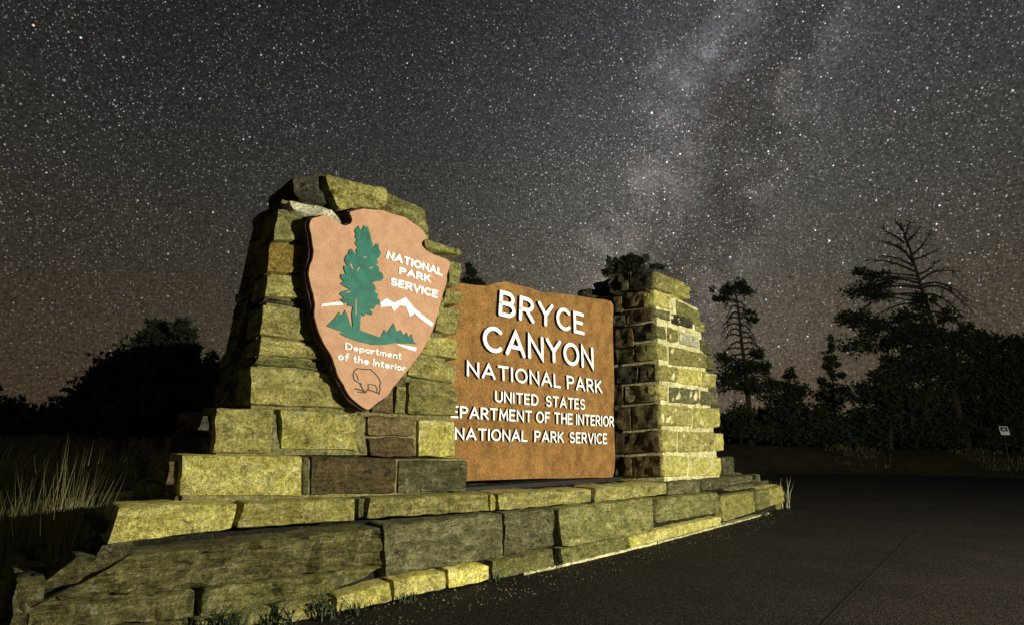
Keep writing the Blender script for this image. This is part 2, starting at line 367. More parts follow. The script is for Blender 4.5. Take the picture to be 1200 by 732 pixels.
def build_road():
    mt, nt, bs = new_mat('asphalt'); N, L, n, m, ramp, mix = nodes_of(nt)
    tc = n('ShaderNodeTexCoord')
    a = n('ShaderNodeTexNoise', ins={'Scale': .9, 'Detail': 5.0, 'Roughness': .6}); L.new(tc.outputs['Object'], a.inputs['Vector'])
    f = n('ShaderNodeTexVoronoi', ins={'Scale': 75.}); L.new(tc.outputs['Object'], f.inputs['Vector'])
    s = n('ShaderNodeSeparateColor'); L.new(f.outputs['Color'], s.inputs[0])
    g = n('ShaderNodeTexNoise', ins={'Scale': 55., 'Detail': 4.0, 'Roughness': .8}); L.new(tc.outputs['Object'], g.inputs['Vector'])
    c = ramp(a.outputs[0], [(.3, (.015, .012, .009)), (.7, (.027, .021, .016))])
    c = mix(1., c, ramp(s.outputs[0], [(.2, .45), (.7, 1.0), (.97, 2.2)]), 'MULTIPLY')
    L.new(c, bs.inputs['Base Color']); bs.inputs['Roughness'].default_value = .9; bs.inputs['Specular IOR Level'].default_value = .12
    bp = n('ShaderNodeBump', ins={'Strength': .7, 'Distance': .012}); L.new(m('ADD', g.outputs[0], f.outputs['Distance']), bp.inputs['Height']); L.new(bp.outputs[0], bs.inputs['Normal'])
    MAT['asphalt'] = mt
    lf = G[0]-U0*3.4
    pts = [lf-N0*.5, G[0]-N0*.5, G[1]-N0*.5, G[2]-N2*.4, G[3]-N2*.6]
    # quads from the foot of the wall out to the front, and the far carriageway
    far = [Vector((30+i*12., 33.0+.12*(30+i*12)-1, 0)) for i in range(4)]
    outline = pts + [Vector((8, 16, 0)), Vector((8.2, 25.5, 0)), Vector((18, 30.3, 0)), Vector((75, 36, 0)), Vector((75, -12, 0)), Vector((-12, -12, 0)), Vector((-9, -4, 0)), Vector((-4.6, 1.4, 0))]
    tri = geometry.tessellate_polygon([outline])
    fs = []
    for t in tri:
        a_, b_, c_ = [outline[k] for k in t]
        fs.append(tuple(t) if (b_-a_).cross(c_-a_).z > 0 else tuple(reversed(t)))
    tag(mesh_obj('road', outline, fs, mt), kind='structure')
    # saw-cut joints: narrow tar-filled strips
    seam_m = 'black'
    def seam(a, b, w, nseg=14):
        d = (b-a).normalized(); p = Vector((-d.y, d.x, 0)); vs = []; fs = []
        for i in range(nseg+1):
            c = a.lerp(b, i/nseg) + p*random.uniform(-.012, .012); ww = w*random.uniform(.7, 1.3)
            vs += [c-p*ww+UP*.004, c+p*ww+UP*.004]
        for i in range(nseg): fs.append((2*i, 2*i+1, 2*i+3, 2*i+2) if 0 else (2*i+1, 2*i, 2*i+2, 2*i+3))
        return mesh_obj('road_joint', vs, fs, seam_m)
    a = at_z(950, 745, 0); b = at_z(1103, 590, 0)
    o = seam(a, b, .012); tag(o, kind='structure')
    o = seam(at_z(975, 589, 0), at_z(1098, 591, 0), .13); tag(o, kind='structure')
build_road()

# ------------------------------------------------------------------ stone base: two courses
base_org = (G[0]+G[2])/2
BASE = empty('stone_base', (base_org.x, base_org.y, 0), 'long low sandstone base of two stepped courses under the pillars and sign', 'stone base')
def course(tbl, setb, depth, **kw):
    for row in tbl:
        pts, mat = row[0], row[1]; opt = dict(kw); 
        if len(row) > 2: opt.update(row[2])
        q = []; nn = Vector((0, 0, 0))
        sb = opt.pop('setb', setb)
        cpx = sum(p[0] for p in pts)/4; cpy = sum(p[1] for p in pts)/4
        _, n = wall_at(cpx, cpy, sb)
        A, _ = wall_at(cpx, cpy, sb)
        for p in pts: q.append(at_plane(p[0], p[1], A, n))
        stone(q, n, depth, mat, BASE, **opt)
LOWER = [
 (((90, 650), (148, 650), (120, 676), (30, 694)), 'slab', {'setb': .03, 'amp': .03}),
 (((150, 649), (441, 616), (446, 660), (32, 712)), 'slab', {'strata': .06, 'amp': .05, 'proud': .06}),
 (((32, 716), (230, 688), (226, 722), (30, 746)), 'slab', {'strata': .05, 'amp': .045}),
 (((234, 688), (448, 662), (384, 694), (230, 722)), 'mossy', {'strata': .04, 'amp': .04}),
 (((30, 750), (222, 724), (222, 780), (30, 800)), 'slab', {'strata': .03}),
 (((226, 726), (318, 710), (318, 735), (226, 757)), 'mossy', {'amp': .03}),
 (((322, 711), (388, 697), (386, 717), (322, 731)), 'yellow', {}),
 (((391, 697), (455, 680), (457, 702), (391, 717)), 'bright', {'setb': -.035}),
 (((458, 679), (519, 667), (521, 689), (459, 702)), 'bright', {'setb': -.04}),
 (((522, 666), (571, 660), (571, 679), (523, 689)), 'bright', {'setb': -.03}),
 (((446, 615), (586, 600), (587, 652), (450, 675)), 'grey', {'strata': .03}),
 (((589, 600), (645, 595), (647, 638), (589, 650)), 'grey', {'strata': .02}),
 (((576, 657), (646, 642), (647, 663), (574, 679)), 'mossy', {'setb': -.01}),
 (((651, 595), (763, 582), (763, 622), (655, 640)), 'mossy', {'strata': .02}),
 (((655, 642), (730, 628), (731, 643), (656, 661)), 'mossy', {}),
 (((766, 584), (838, 576), (842, 600), (767, 612)), 'mossy', {'strata': .015}),
 (((735, 627), (841, 604), (842, 614), (736, 642)), 'yellow', {}),
 (((842, 581), (881, 575), (883, 599), (845, 611)), 'yellow', {}),
 (((884, 575), (898, 572), (900, 593), (886, 598)), 'mossy', {}),
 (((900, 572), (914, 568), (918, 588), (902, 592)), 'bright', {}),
]
UPPER = [
 (((137, 592), (279, 588), (271, 619), (122, 638)), 'yellow', {'strata': .02}),
 (((283, 588), (416, 583), (414, 610), (276, 618)), 'yellow', {}),
 (((420, 584), (428, 583), (424, 605), (418, 607)), 'mortar', {'proud': .015}),
 (((431, 583), (571, 578), (571, 598), (427, 607)), 'olive', {'strata': .03}),
 (((574, 578), (579, 578), (580, 597), (574, 598)), 'yellow', {'proud': .02}),
 (((582, 578), (690, 572), (689, 588), (583, 598)), 'olive', {}),
 (((695, 571), (779, 565), (779, 579), (695, 588)), 'olive', {}),
 (((782, 565), (818, 562), (820, 576), (782, 580)), 'grey', {}),
 (((821, 562), (851, 559), (852, 571), (822, 575)), 'grey', {}),
 (((854, 559), (880, 556), (881, 564), (855, 568)), 'grey', {}),
]
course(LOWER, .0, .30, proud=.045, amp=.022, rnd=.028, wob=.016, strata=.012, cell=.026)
course(UPPER, -.06, .30, proud=.035, amp=.020, rnd=.03, wob=.012, strata=.008, cell=.028)

def poly_core(name, line, z0, z1, mat, parent, back=1.9, inset=.06):
    """mortar heart of a course: follows the bending line of points, back metres deep"""
    fr = []; bk = []
    for i, p in enumerate(line):
        d = (line[min(i+1, len(line)-1)]-line[max(i-1, 0)]).normalized(); n = Vector((d.y, -d.x, 0))
        fr.append(p-n*inset); bk.append(p-n*back)
    lp = fr+bk[::-1]; n_ = len(lp)
    vs = [Vector((p.x, p.y, z0)) for p in lp]+[Vector((p.x, p.y, z1)) for p in lp]
    fs = [tuple(range(n_-1, -1, -1)), tuple(range(n_, 2*n_))]+[(i, (i+1) % n_, n_+(i+1) % n_, n_+i) for i in range(n_)]
    return mesh_obj(name, vs, fs, mat, parent)
Lend = wall_at(26, 705, 0)[0]; Lend.z = 0
Uend = wall_at(132, 615, 0)[0]; Uend.z = 0
poly_core('mortar_core', [Lend+U0*.04, G[0], G[1], G[2], G[3]-U2*.15], -.05, .50, 'shademortar', BASE, inset=.09)
poly_core('mortar_core', [Uend+U0*.08, G[0], G[1], G[2], G[3]-U2*1.5], .665, .765, 'shademortar', BASE, back=1.85, inset=.055)
poly_core('mortar_core', [Uend+U0*.12, G[0], G[1], G[2], G[3]-U2*1.55], .46, .67, 'shademortar', BASE, back=1.8, inset=.24)  # recess coloured near-black as the shade beneath the upper course

# pale line of mortar along the foot of the wall
def foot_line():
    for k, (a, b, n) in enumerate(((G[0]+U0*1.95, G[1], N0), (G[1], G[2], Vector((SEG[1][1].y, -SEG[1][1].x, 0))), (G[2], G[3]-U2*1.2, N2))):
        vs = []; fs = []; m_ = 24
        for i in range(m_+1):
            p = a.lerp(b, i/m_); w = .066+random.uniform(-.012, .012); h = random.uniform(.014, .030)
            vs += [p+n*w-UP*.01, p+n*w+UP*h, p-n*.05+UP*h, p-n*.05-UP*.01]
        for i in range(m_):
            for q in range(3): fs.append((4*i+q, 4*i+q+4, 4*i+q+5, 4*i+q+1))
        mesh_obj('mortar_edge', vs, fs, 'palemortar', BASE)
foot_line()

# flat capping slabs on top of the upper course, behind its front stones
def slab_row(p0, p1, z, wmin, wmax, depth0, depth1, mat, parent, n=N0):
    d = (p1-p0); L_ = d.length; d.normalize(); s = 0
    while s < L_-.1:
        w = min(random.uniform(wmin, wmax), L_-s)
        a = p0+d*(s+.012); b = p0+d*(s+w-.012)
        q = [a-n*depth1, b-n*depth1, b-n*depth0, a-n*depth0]
        for v in q: v.z = z+random.uniform(-.01, .01)
        stone(q, UP, .06, mat, parent, proud=.015, amp=.006, rnd=.02, wob=.01, cell=.09)
        s += w
for k, (dd0, dd1) in enumerate(((.27, .75), (.77, 1.25), (1.27, 1.8))):
    slab_row(Uend+U0*.1, G[1], .768, .5, .9, dd0, dd1, 'olive', BASE)
    slab_row(G[1], G[3]-U2*1.6, .752, .5, .9, dd0, dd1, 'olive', BASE, N2)
# thin flat stones beyond the end of the upper course
for (x0, x1, y, z) in ((856, 893, 571, .56), (862, 902, 568, .6)):
    a = wall_at(x0, y, .10)[0]; b = wall_at(x1, y, .10)[0]; a.z = b.z = z
    stone([a-N2*.5, b-N2*.45, b, a], UP, .05, 'grey', BASE, proud=.015, amp=.01, cell=.06)

# generic rubble on a patch given by four corners (TL TR BR BL)
def rubble(q, nrm, rows, wr, mat_pick, parent, proud=.04, amp=.02, depth=.1, cell=.06, gap=.012, jag=0., proud_var=.5):
    TL, TR, BR, BL = [Vector(v) for v in q]
    h = (TL-BL).length
    cuts = [0]
    for r in range(rows): cuts.append(cuts[-1]+random.uniform(.7, 1.3))
    cuts = [c/cuts[-1] for c in cuts]
    for r in range(rows):
        v0, v1 = cuts[r]+gap/h/2, cuts[r+1]-gap/h/2
        A = BL.lerp(TL, (v0+v1)/2); B = BR.lerp(TR, (v0+v1)/2); w = (B-A).length
        s = 0
        while s < w-.03:
            ww = random.uniform(*wr)
            if w-s-ww < wr[0]*.5: ww = w-s
            u0, u1 = (s+gap/2)/w, (s+ww-gap/2)/w
            jt = lambda: random.uniform(-1, 1)*.012/h
            c = []
            for (u, v) in ((u0, v1+jt()), (u1, v1+jt()), (u1, v0+jt()), (u0, v0+jt())):
                c.append((BL.lerp(BR, u)).lerp(TL.lerp(TR, u), v))
            stone(c, nrm, depth, mat_pick(), parent, proud=proud*random.uniform(1-proud_var, 1+proud_var), amp=amp, rnd=.03, wob=.012+jag, cell=cell)
            s += ww
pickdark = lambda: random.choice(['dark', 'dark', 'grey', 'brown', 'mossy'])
# left ends of the two courses
e = Uend.copy(); q = [e-N0*.9+UP*.79, e+UP*.8, e+UP*.53, e-N0*.9+UP*.53]
rubble(q, -U0, 2, (.2, .42), lambda: random.choice(['grey', 'olive', 'dark']), BASE, proud=.05, amp=.025)
rubble([e-N0*1.85+UP*.79, e-N0*.92+UP*.79, e-N0*.92+UP*.53, e-N0*1.85+UP*.53], -U0, 2, (.2, .42), pickdark, BASE)
e2 = G[3]-U2*1.42
rubble([e2+UP*.78, e2-N2*1.8+UP*.78, e2-N2*1.8+UP*.53, e2+UP*.53], U2, 2, (.25, .5), lambda: 'grey', BASE)
e3 = G[3]-U2*.12
rubble([e3+UP*.5, e3-N2*1.8+UP*.5, e3-N2*1.8, e3], U2, 3, (.25, .5), lambda: 'olive', BASE)
# the weathered end blocks of the lower course at the left
e4 = Lend.copy()
rubble([e4-N0*1.85+UP*.5, e4+UP*.5, e4-UP*.03, e4-N0*1.85-UP*.03], -U0, 2, (.35, .6), lambda: 'slab', BASE, proud=.06, amp=.03)
slab_row(e4+U0*.1, Uend+U0*.4, .49, .5, .8, .08, .9, 'slab', BASE)
slab_row(G[3]-U2*1.5, G[3]-U2*.12, .515, .4, .6, .08, 1.8, 'olive', BASE, N2)

# ------------------------------------------------------------------ left pillar
lp_base = wall_at(380, 579, .1)[0]
PIL = empty('stone_pillar', (lp_base.x-N0.x*.5, lp_base.y-N0.y*.5, .8), 'large tapered sandstone pillar carrying the arrowhead emblem, left of the sign', 'stone pillar', )
def tilted(n, lean_deg):
    t = math.radians(lean_deg); return (n*math.cos(t)+UP*math.sin(t)).normalized()
LP0, _ = wall_at(380, 579, .10); LP2, _ = wall_at(380, 520, .15); LP3, _ = wall_at(380, 476, .21)
LN3 = tilted(N0, 3.2)
def trace(tbl, P, n, depth, parent, **kw):
    for row in tbl:
        pts, mat = row[0], row[1]; opt = dict(kw)
        if len(row) > 2: opt.update(row[2])
        pr = opt.pop('out', 0)
        gx = opt.pop('grow', .9); mx = sum(p[0] for p in pts)/4; my = sum(p[1] for p in pts)/4
        pts = [(x+math.copysign(gx, x-mx), y+math.copysign(gx*.8, y-my)) for x, y in pts]
        q = [at_plane(x, y, P+n*pr, n) for x, y in pts]
        stone(q, n, depth, mat, parent, **opt)
trace([
 (((212, 533), (351, 534), (351, 580), (210, 580)), 'yellow', {'strata': .012, 'rnd': .015}),
 (((354, 535), (361, 535), (360, 579), (354, 579)), 'mortar', {'proud': .015}),
 (((364, 535), (462, 538), (461, 577), (363, 579)), 'brown', {'rnd': .02}),
 (((467, 539), (546, 540), (543, 574), (465, 577)), 'grey', {'rnd': .02})], LP0, N0, .25, PIL, proud=.03, amp=.010, wob=.006, cell=.028)
trace([
 (((253, 478), (319, 480), (315, 530), (249, 529)), 'olive', {}),
 (((325, 480), (412, 485), (418, 527), (328, 525)), 'yellow', {'proud': .055, 'amp': .02}),
 (((415, 487), (426, 488), (426, 530), (421, 530)), 'mortar', {'proud': .01}),
 (((430, 487), (485, 490), (484, 510), (428, 509)), 'brown', {}),
 (((429, 513), (484, 513), (485, 534), (432, 534)), 'brown', {}),
 (((489, 491), (530, 494), (530, 534), (488, 534)), 'bright', {'amp': .014})], LP2, N0, .25, PIL, proud=.038, amp=.022, wob=.014, cell=.028)
trace([
 (((294, 430), (432, 441), (432, 479), (290, 473)), 'olive', {}),
 (((435, 446), (459, 449), (460, 484), (435, 482)), 'brown', {'proud': .02}),
 (((463, 452), (474, 453), (473, 484), (463, 483)), 'olive', {}),
 (((478, 447), (532, 452), (531, 487), (477, 484)), 'olive', {'amp': .015}),
 (((302, 418), (430, 428), (430, 438), (296, 427)), 'mossy', {'proud': .02}),
 (((304, 397), (430, 408), (430, 425), (301, 415)), 'olive', {'proud': .025}),
 (((307, 358), (400, 366), (400, 404), (304, 393)), 'olive', {'amp': .018}),
 (((309, 350), (400, 358), (400, 362), (308, 355)), 'dark', {'proud': .015}),
 (((312, 322), (400, 327), (400, 354), (309, 348)), 'olive', {}),
 (((315, 286), (400, 290), (400, 323), (312, 319)), 'rust', {'amp': .012}),
 (((323, 246), (400, 252), (400, 285), (319, 282)), 'mossy', {'amp': .02}),
 (((410, 262), (500, 275), (500, 330), (410, 320)), 'olive', {}),
 (((410, 324), (500, 333), (500, 400), (410, 395)), 'olive', {}),
 (((503, 294), (523, 298), (520, 330), (503, 328)), 'grey', {}),
 (((526, 306), (540, 309), (537, 334), (524, 332)), 'mossy', {}),
 (((522, 340), (538, 343), (536, 357), (520, 355)), 'olive', {}),
 (((503, 334), (518, 337), (516, 386), (503, 383)), 'olive', {}),
 (((512, 361), (536, 363), (535, 391), (508, 388)), 'olive', {}),
 (((480, 392), (533, 398), (533, 421), (478, 411)), 'yellow', {}),
 (((478, 417), (532, 426), (531, 449), (476, 440)), 'olive', {}),
 (((434, 400), (476, 408), (475, 444), (434, 440)), 'olive', {}),
], LP3, LN3, .25, PIL, proud=.035, amp=.024, wob=.014, rnd=.02, cell=.028)
# projecting ledge slab at the right shoulder and the rough cap rocks
trace([(((496, 280), (537, 291), (539, 299), (498, 291)), 'olive', {'out': .12, 'proud': .02})], LP3, LN3, .4, PIL, amp=.012, wob=.01)
trace([
 (((341, 205), (402, 210), (405, 243), (345, 232)), 'dark', {'out': -.02, 'proud': .06, 'amp': .05}),
 (((376, 206), (452, 223), (450, 250), (392, 246)), 'olive', {'out': .05, 'proud': .07, 'amp': .045}),
 (((440, 221), (496, 246), (500, 276), (444, 250)), 'mossy', {'out': .03, 'proud': .06, 'amp': .04}),
 (((338, 236), (388, 245), (399, 262), (343, 246)), 'white', {'out': .10, 'proud': .02, 'amp': .02}),
], LP3, LN3, .5, PIL, wob=.03, rnd=.09, cell=.028)
def pil_pt(x, y, o=0): return at_plane(x, y, LP3+LN3*o, LN3)
# mortar hearts
def frustum(name, fbl, fbr, ftr, ftl, nrm, db, dt, mat, parent):
    v = [fbl, fbr, fbr-nrm*db, fbl-nrm*db, ftl, ftr, ftr-nrm*dt, ftl-nrm*dt]
    f = [(3, 2, 1, 0), (4, 5, 6, 7), (0, 1, 5, 4), (1, 2, 6, 5), (2, 3, 7, 6), (3, 0, 4, 7)]
    return mesh_obj(name, v, f, mat, parent)
i_ = -.022
BK0 = -N0
fb = [pil_pt(294, 478, i_), pil_pt(529, 488, i_), pil_pt(536, 296, i_), pil_pt(330, 238, i_)]
def cz(v, z): v = v.copy(); v.z = z; return v
zt = 3.28
ax = lambda b, t, z: b.lerp(t, (z-b.z)/(t.z-b.z))
fbl, fbr = ax(fb[0], fb[3], 1.42), ax(fb[1], fb[2], 1.42)
ftl, ftr = ax(fb[0], fb[3], zt), ax(fb[1], pil_pt(506, 262, i_), zt)
frustum('mortar_core', fbl, fbr, ftr, ftl, N0, .92, .62, 'mortar', PIL)
r0 = [at_plane(x, y, LP2, N0) for x, y in ((253, 530), (530, 535))]
frustum('joint_shade', cz(r0[0], 1.10)+BK0*.05, cz(r0[1], 1.10)+BK0*.05, cz(r0[1], 1.166)+BK0*.05, cz(r0[0], 1.166)+BK0*.05, N0, 1., 1., 'shademortar', PIL)  # near-black strip painted as the ledge shadow along the plinth top
frustum('mortar_core', cz(r0[0], 1.165), cz(r0[1], 1.165), cz(r0[1], 1.47), cz(r0[0], 1.47), N0, 1.1, 1.1, 'mortar', PIL)
r1 = [at_plane(x, y, LP0, N0) for x, y in ((214, 580), (543, 576))]
frustum('mortar_core', cz(r1[0], .83), cz(r1[1], .83), cz(r1[1], 1.13), cz(r1[0], 1.13), N0, 1.3, 1.3, 'mortar', PIL)
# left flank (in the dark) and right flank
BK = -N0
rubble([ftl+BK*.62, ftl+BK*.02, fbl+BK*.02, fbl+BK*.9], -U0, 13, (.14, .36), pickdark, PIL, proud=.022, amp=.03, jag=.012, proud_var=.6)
rubble([ftr, ftr+BK*.6, fbr+BK*.9, fbr], U0, 9, (.2, .42), lambda: 'olive', PIL, proud=.008, amp=.01, cell=.08)
def vbox(a, za, zb, n): return [a+BK*n[0], a+BK*n[1]]
for (pt, z0, z1, dp, nn, rws) in ((r0[0], 1.13, 1.47, 1.1, -U0, 2), (r1[0], .80, 1.13, 1.3, -U0, 2)):
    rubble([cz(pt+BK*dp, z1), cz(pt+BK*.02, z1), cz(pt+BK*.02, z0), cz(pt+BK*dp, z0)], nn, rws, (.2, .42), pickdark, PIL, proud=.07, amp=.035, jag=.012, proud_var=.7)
for (pt, z0, z1, dp, nn, rws) in ((r0[1], 1.13, 1.47, 1.1, U0, 1), (r1[1], .80, 1.13, 1.3, U0, 1)):
    rubble([cz(pt, z1), cz(pt+BK*dp, z1), cz(pt+BK*dp, z0), cz(pt, z0)], nn, rws, (.3, .5), lambda: 'olive', PIL, proud=.02, cell=.08)
# cap rocks seen along the left shoulder
def boulder(c, r, mat, parent, name='cap_stone', flat=.6, seed=None, sub=3, rot=0., amp=.35):
    import bmesh
    bm = bmesh.new(); bmesh.ops.create_icosphere(bm, subdivisions=sub, radius=1)
    sd = Vector((random.uniform(0, 99),)*3)
    ca, sa = math.cos(rot), math.sin(rot)
    for v in bm.verts:
        p = v.co.copy()
        p = Vector([math.copysign(abs(k)**.55, k) for k in p])
        p *= 1 + amp*noise.fractal(p*1.3+sd, .9, 2, 4)
        p = Vector((p.x*r[0], p.y*r[1], p.z*r[2]))
        v.co = Vector((p.x*ca-p.y*sa, p.x*sa+p.y*ca, p.z)) + c
    vs = [v.co.copy() for v in bm.verts]; fs = [tuple(v.index for v in f.verts) for f in bm.faces]; bm.free()
    return mesh_obj(name, vs, fs, mat, parent, smooth=False)
rotw = math.atan2(U0.y, U0.x)
tc_ = (ftl+ftr)/2+BK*.3
for (s, bk, zz, rx, ry, rz, mt) in ((-.46, .25, 3.28, .22, .26, .10, 'dark'), (-.50, .50, 3.2, .2, .2, .12, 'dark'), (-.1, .30, 3.40, .26, .28, .09, 'olive'), (.28, .35, 3.33, .26, .26, .09, 'mossy'), (-.3, .3, 3.5, .17, .2, .055, 'dark')):
    c = (ftl+ftr)/2+U0*s+BK*bk; c.z = zz
    boulder(c, (rx, ry, rz), mt, PIL, rot=rotw)

# ------------------------------------------------------------------ right pillar
RC, _ = wall_at(777, 557, .10)     # front-left corner at the foot
RN = tilted(N2, 2.0); RPt = RC
SN = -U2                            # the flank that faces the camera
RSN = tilted(SN, 1.2)
rp_org = RC+U2*.8-N2*.5
RPIL = empty('stone_pillar', (rp_org.x, rp_org.y, .78), 'square rubble stone pillar with pale mortar joints, right of the brown sign', 'stone pillar')
FR = [
 (((768, 318), (790, 327), (788, 345), (767, 337)), 'olive', {'out': .05, 'amp': .03}),
 (((791, 327), (808, 337), (807, 351), (790, 346)), 'yellow', {'out': .05, 'amp': .03}),
 (((766, 339), (786, 348), (789, 364), (765, 357)), 'yellow', {}),
 (((792, 351), (818, 365), (820, 383), (793, 369)), 'mossy', {}),
 (((767, 361), (783, 365), (783, 376), (767, 371)), 'grey', {}),
 (((786, 367), (811, 373), (812, 385), (787, 379)), 'dark', {}),
 (((814, 373), (825, 380), (827, 389), (815, 387)), 'mossy', {}),
 (((768, 380), (779, 383), (780, 398), (768, 395)), 'mossy', {}),
 (((782, 383), (793, 387), (793, 401), (782, 399)), 'olive', {}),
 (((796, 388), (817, 395), (819, 408), (796, 402)), 'white', {}),
 (((820, 397), (832, 403), (834, 416), (821, 411)), 'grey', {}),
 (((769, 401), (781, 404), (782, 423), (769, 419)), 'olive', {}),
 (((784, 405), (826, 415), (827, 431), (784, 427)), 'olive', {}),
 (((829, 416), (836, 420), (837, 434), (829, 432)), 'mossy', {}),
 (((770, 427), (793, 430), (793, 448), (771, 445)), 'olive', {}),
 (((795, 431), (820, 434), (821, 452), (795, 449)), 'yellow', {}),
 (((823, 435), (837, 438), (838, 455), (823, 453)), 'olive', {}),
 (((771, 449), (781, 451), (781, 469), (772, 468)), 'olive', {}),
 (((784, 453), (818, 456), (819, 473), (784, 471)), 'grey', {}),
 (((821, 457), (840, 460), (841, 475), (821, 474)), 'grey', {}),
 (((773, 473), (809, 477), (809, 499), (774, 498)), 'olive', {}),
 (((812, 478), (842, 478), (843, 500), (812, 501)), 'yellow', {}),
 (((775, 503), (792, 505), (792, 529), (776, 529)), 'olive', {}),
 (((795, 505), (836, 506), (836, 528), (795, 529)), 'olive', {}),
 (((838, 507), (846, 508), (847, 527), (838, 528)), 'yellow', {}),
 (((777, 533), (805, 534), (805, 557), (777, 558)), 'yellow', {}),
 (((808, 534), (843, 536), (844, 556), (808, 557)), 'yellow', {}),
 (((847, 536), (858, 535), (859, 556), (847, 556)), 'grey', {'out': -.12}),
]
trace(FR, RPt, RN, .16, RPIL, grow=.15, proud=.024, amp=.024, wob=.020, rnd=.022, cell=.04)
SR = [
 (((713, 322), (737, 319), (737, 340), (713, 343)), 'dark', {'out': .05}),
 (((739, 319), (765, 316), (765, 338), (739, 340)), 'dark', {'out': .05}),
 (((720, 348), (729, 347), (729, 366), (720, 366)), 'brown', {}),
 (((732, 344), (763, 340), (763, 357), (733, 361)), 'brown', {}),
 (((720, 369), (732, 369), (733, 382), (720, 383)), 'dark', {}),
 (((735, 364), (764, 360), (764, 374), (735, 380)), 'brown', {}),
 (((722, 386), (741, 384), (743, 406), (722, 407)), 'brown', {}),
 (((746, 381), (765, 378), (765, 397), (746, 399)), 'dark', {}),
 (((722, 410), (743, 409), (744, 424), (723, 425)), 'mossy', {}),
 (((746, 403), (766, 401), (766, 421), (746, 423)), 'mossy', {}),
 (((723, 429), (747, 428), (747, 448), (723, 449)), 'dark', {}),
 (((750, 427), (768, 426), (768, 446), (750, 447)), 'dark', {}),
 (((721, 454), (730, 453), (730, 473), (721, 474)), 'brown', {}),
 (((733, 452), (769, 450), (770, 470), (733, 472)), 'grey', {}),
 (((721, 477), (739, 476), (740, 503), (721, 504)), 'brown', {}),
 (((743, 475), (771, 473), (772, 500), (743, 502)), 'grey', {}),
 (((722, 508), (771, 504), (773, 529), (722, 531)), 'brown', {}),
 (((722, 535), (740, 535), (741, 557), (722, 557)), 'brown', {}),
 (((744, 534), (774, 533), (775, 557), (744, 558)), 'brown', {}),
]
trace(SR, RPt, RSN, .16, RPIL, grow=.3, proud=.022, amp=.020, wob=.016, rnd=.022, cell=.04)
def rf(x, y): return at_plane(x, y, RPt-RN*.005, RN)
cb, ct = rf(778, 558), rf(768, 340)
eb, et = rf(843, 558), rf(818, 364)
zb, zt2 = .77, 3.78
cbl, ctl = ax(cb, ct, zb), ax(cb, ct, zt2); ebl, etl = ax(eb, et, zb), ax(eb, et, zt2)
wtop = (etl-ctl).length
frustum('mortar_core', cbl, ebl, etl, ctl, N2, 1.25, 1.05, 'palemortar', RPIL)
rubble([etl, etl-N2*1.05, ebl-N2*1.25, ebl], U2, 9, (.25, .5), lambda: 'olive', RPIL, proud=.03, cell=.09)
# back part of the flank beyond the sign, and the cap rocks
B0 = cbl-N2*.66; T0 = ctl-N2*.62
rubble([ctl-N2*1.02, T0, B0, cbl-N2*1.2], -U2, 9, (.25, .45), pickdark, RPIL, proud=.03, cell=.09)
rotr = math.atan2(U2.y, U2.x)
for (s, bk, zz, rx, ry, rz, mt) in ((.22, .25, 3.93, .34, .3, .13, 'olive'), (.80, .3, 3.86, .36, .32, .13, 'yellow'), (.25, .85, 3.95, .36, .32, .14, 'dark'), (.85, .85, 3.9, .34, .3, .13, 'mossy'), (.12, 1.3, 3.86, .25, .2, .1, 'dark')):
    c = ctl+U2*s-N2*bk; c.z = zz
    boulder(c, (rx, ry, rz), mt, RPIL, rot=rotr, sub=3, amp=.22)

# ------------------------------------------------------------------ brown sign board between the pillars
sg_r = at_plane(720, 556, RC, SN); sg_r = RC-N2*.62
SU = U0.copy(); SNn = N0.copy()
# the board's plane turns a little from the left pillar's line towards the right one's
SA = wall_at(545, 560, .55)[0]; SA.z = 0; SB = sg_r.copy(); SB.z = 0
SU = (SB-SA).normalized(); SNn = Vector((SU.y, -SU.x, 0))
def sp(x, y, o=0): return at_plane(x, y, SA+SNn*o, SNn)
SIGN = empty('sign_board', ((SA.x+SB.x)/2, (SA.y+SB.y)/2, .8), 'wide brown park entrance sign board with raised white letters between the two stone pillars', 'sign')
top_px = [(497, 331), (520, 331), (540, 332), (556, 334), (570, 335), (583, 331), (594, 330), (606, 334), (620, 337), (633, 342), (650, 343), (664, 345), (680, 347), (697, 350), (709, 351), (716, 353), (719, 358)]
right_px = [(718, 385), (719, 420), (720, 455), (719, 480), (720, 510), (721, 535), (720, 550), (718, 559)]
bot_px = [(690, 559), (660, 560), (630, 560), (600, 561), (570, 562), (545, 563), (520, 563), (497, 563)]
def board_mesh():
    # a gridded board so the weathered wood can be gently uneven
    out = [sp(x, y) for x, y in top_px+right_px+bot_px]
    return out
bo = prism(board_mesh(), SNn, .11, 'board', 'board', SIGN)
# rounded moulded rim on the board top: a slim rail following its edge
# black strip standing in for the shade in the slot below the board
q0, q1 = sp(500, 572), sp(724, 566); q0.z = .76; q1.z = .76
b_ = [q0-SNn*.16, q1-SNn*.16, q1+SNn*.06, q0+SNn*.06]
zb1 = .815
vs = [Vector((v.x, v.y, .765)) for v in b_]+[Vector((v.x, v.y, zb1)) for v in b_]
mesh_obj('slot_shade', vs, [(3, 2, 1, 0), (4, 5, 6, 7), (0, 1, 5, 4), (1, 2, 6, 5), (2, 3, 7, 6), (3, 0, 4, 7)], 'black', SIGN)

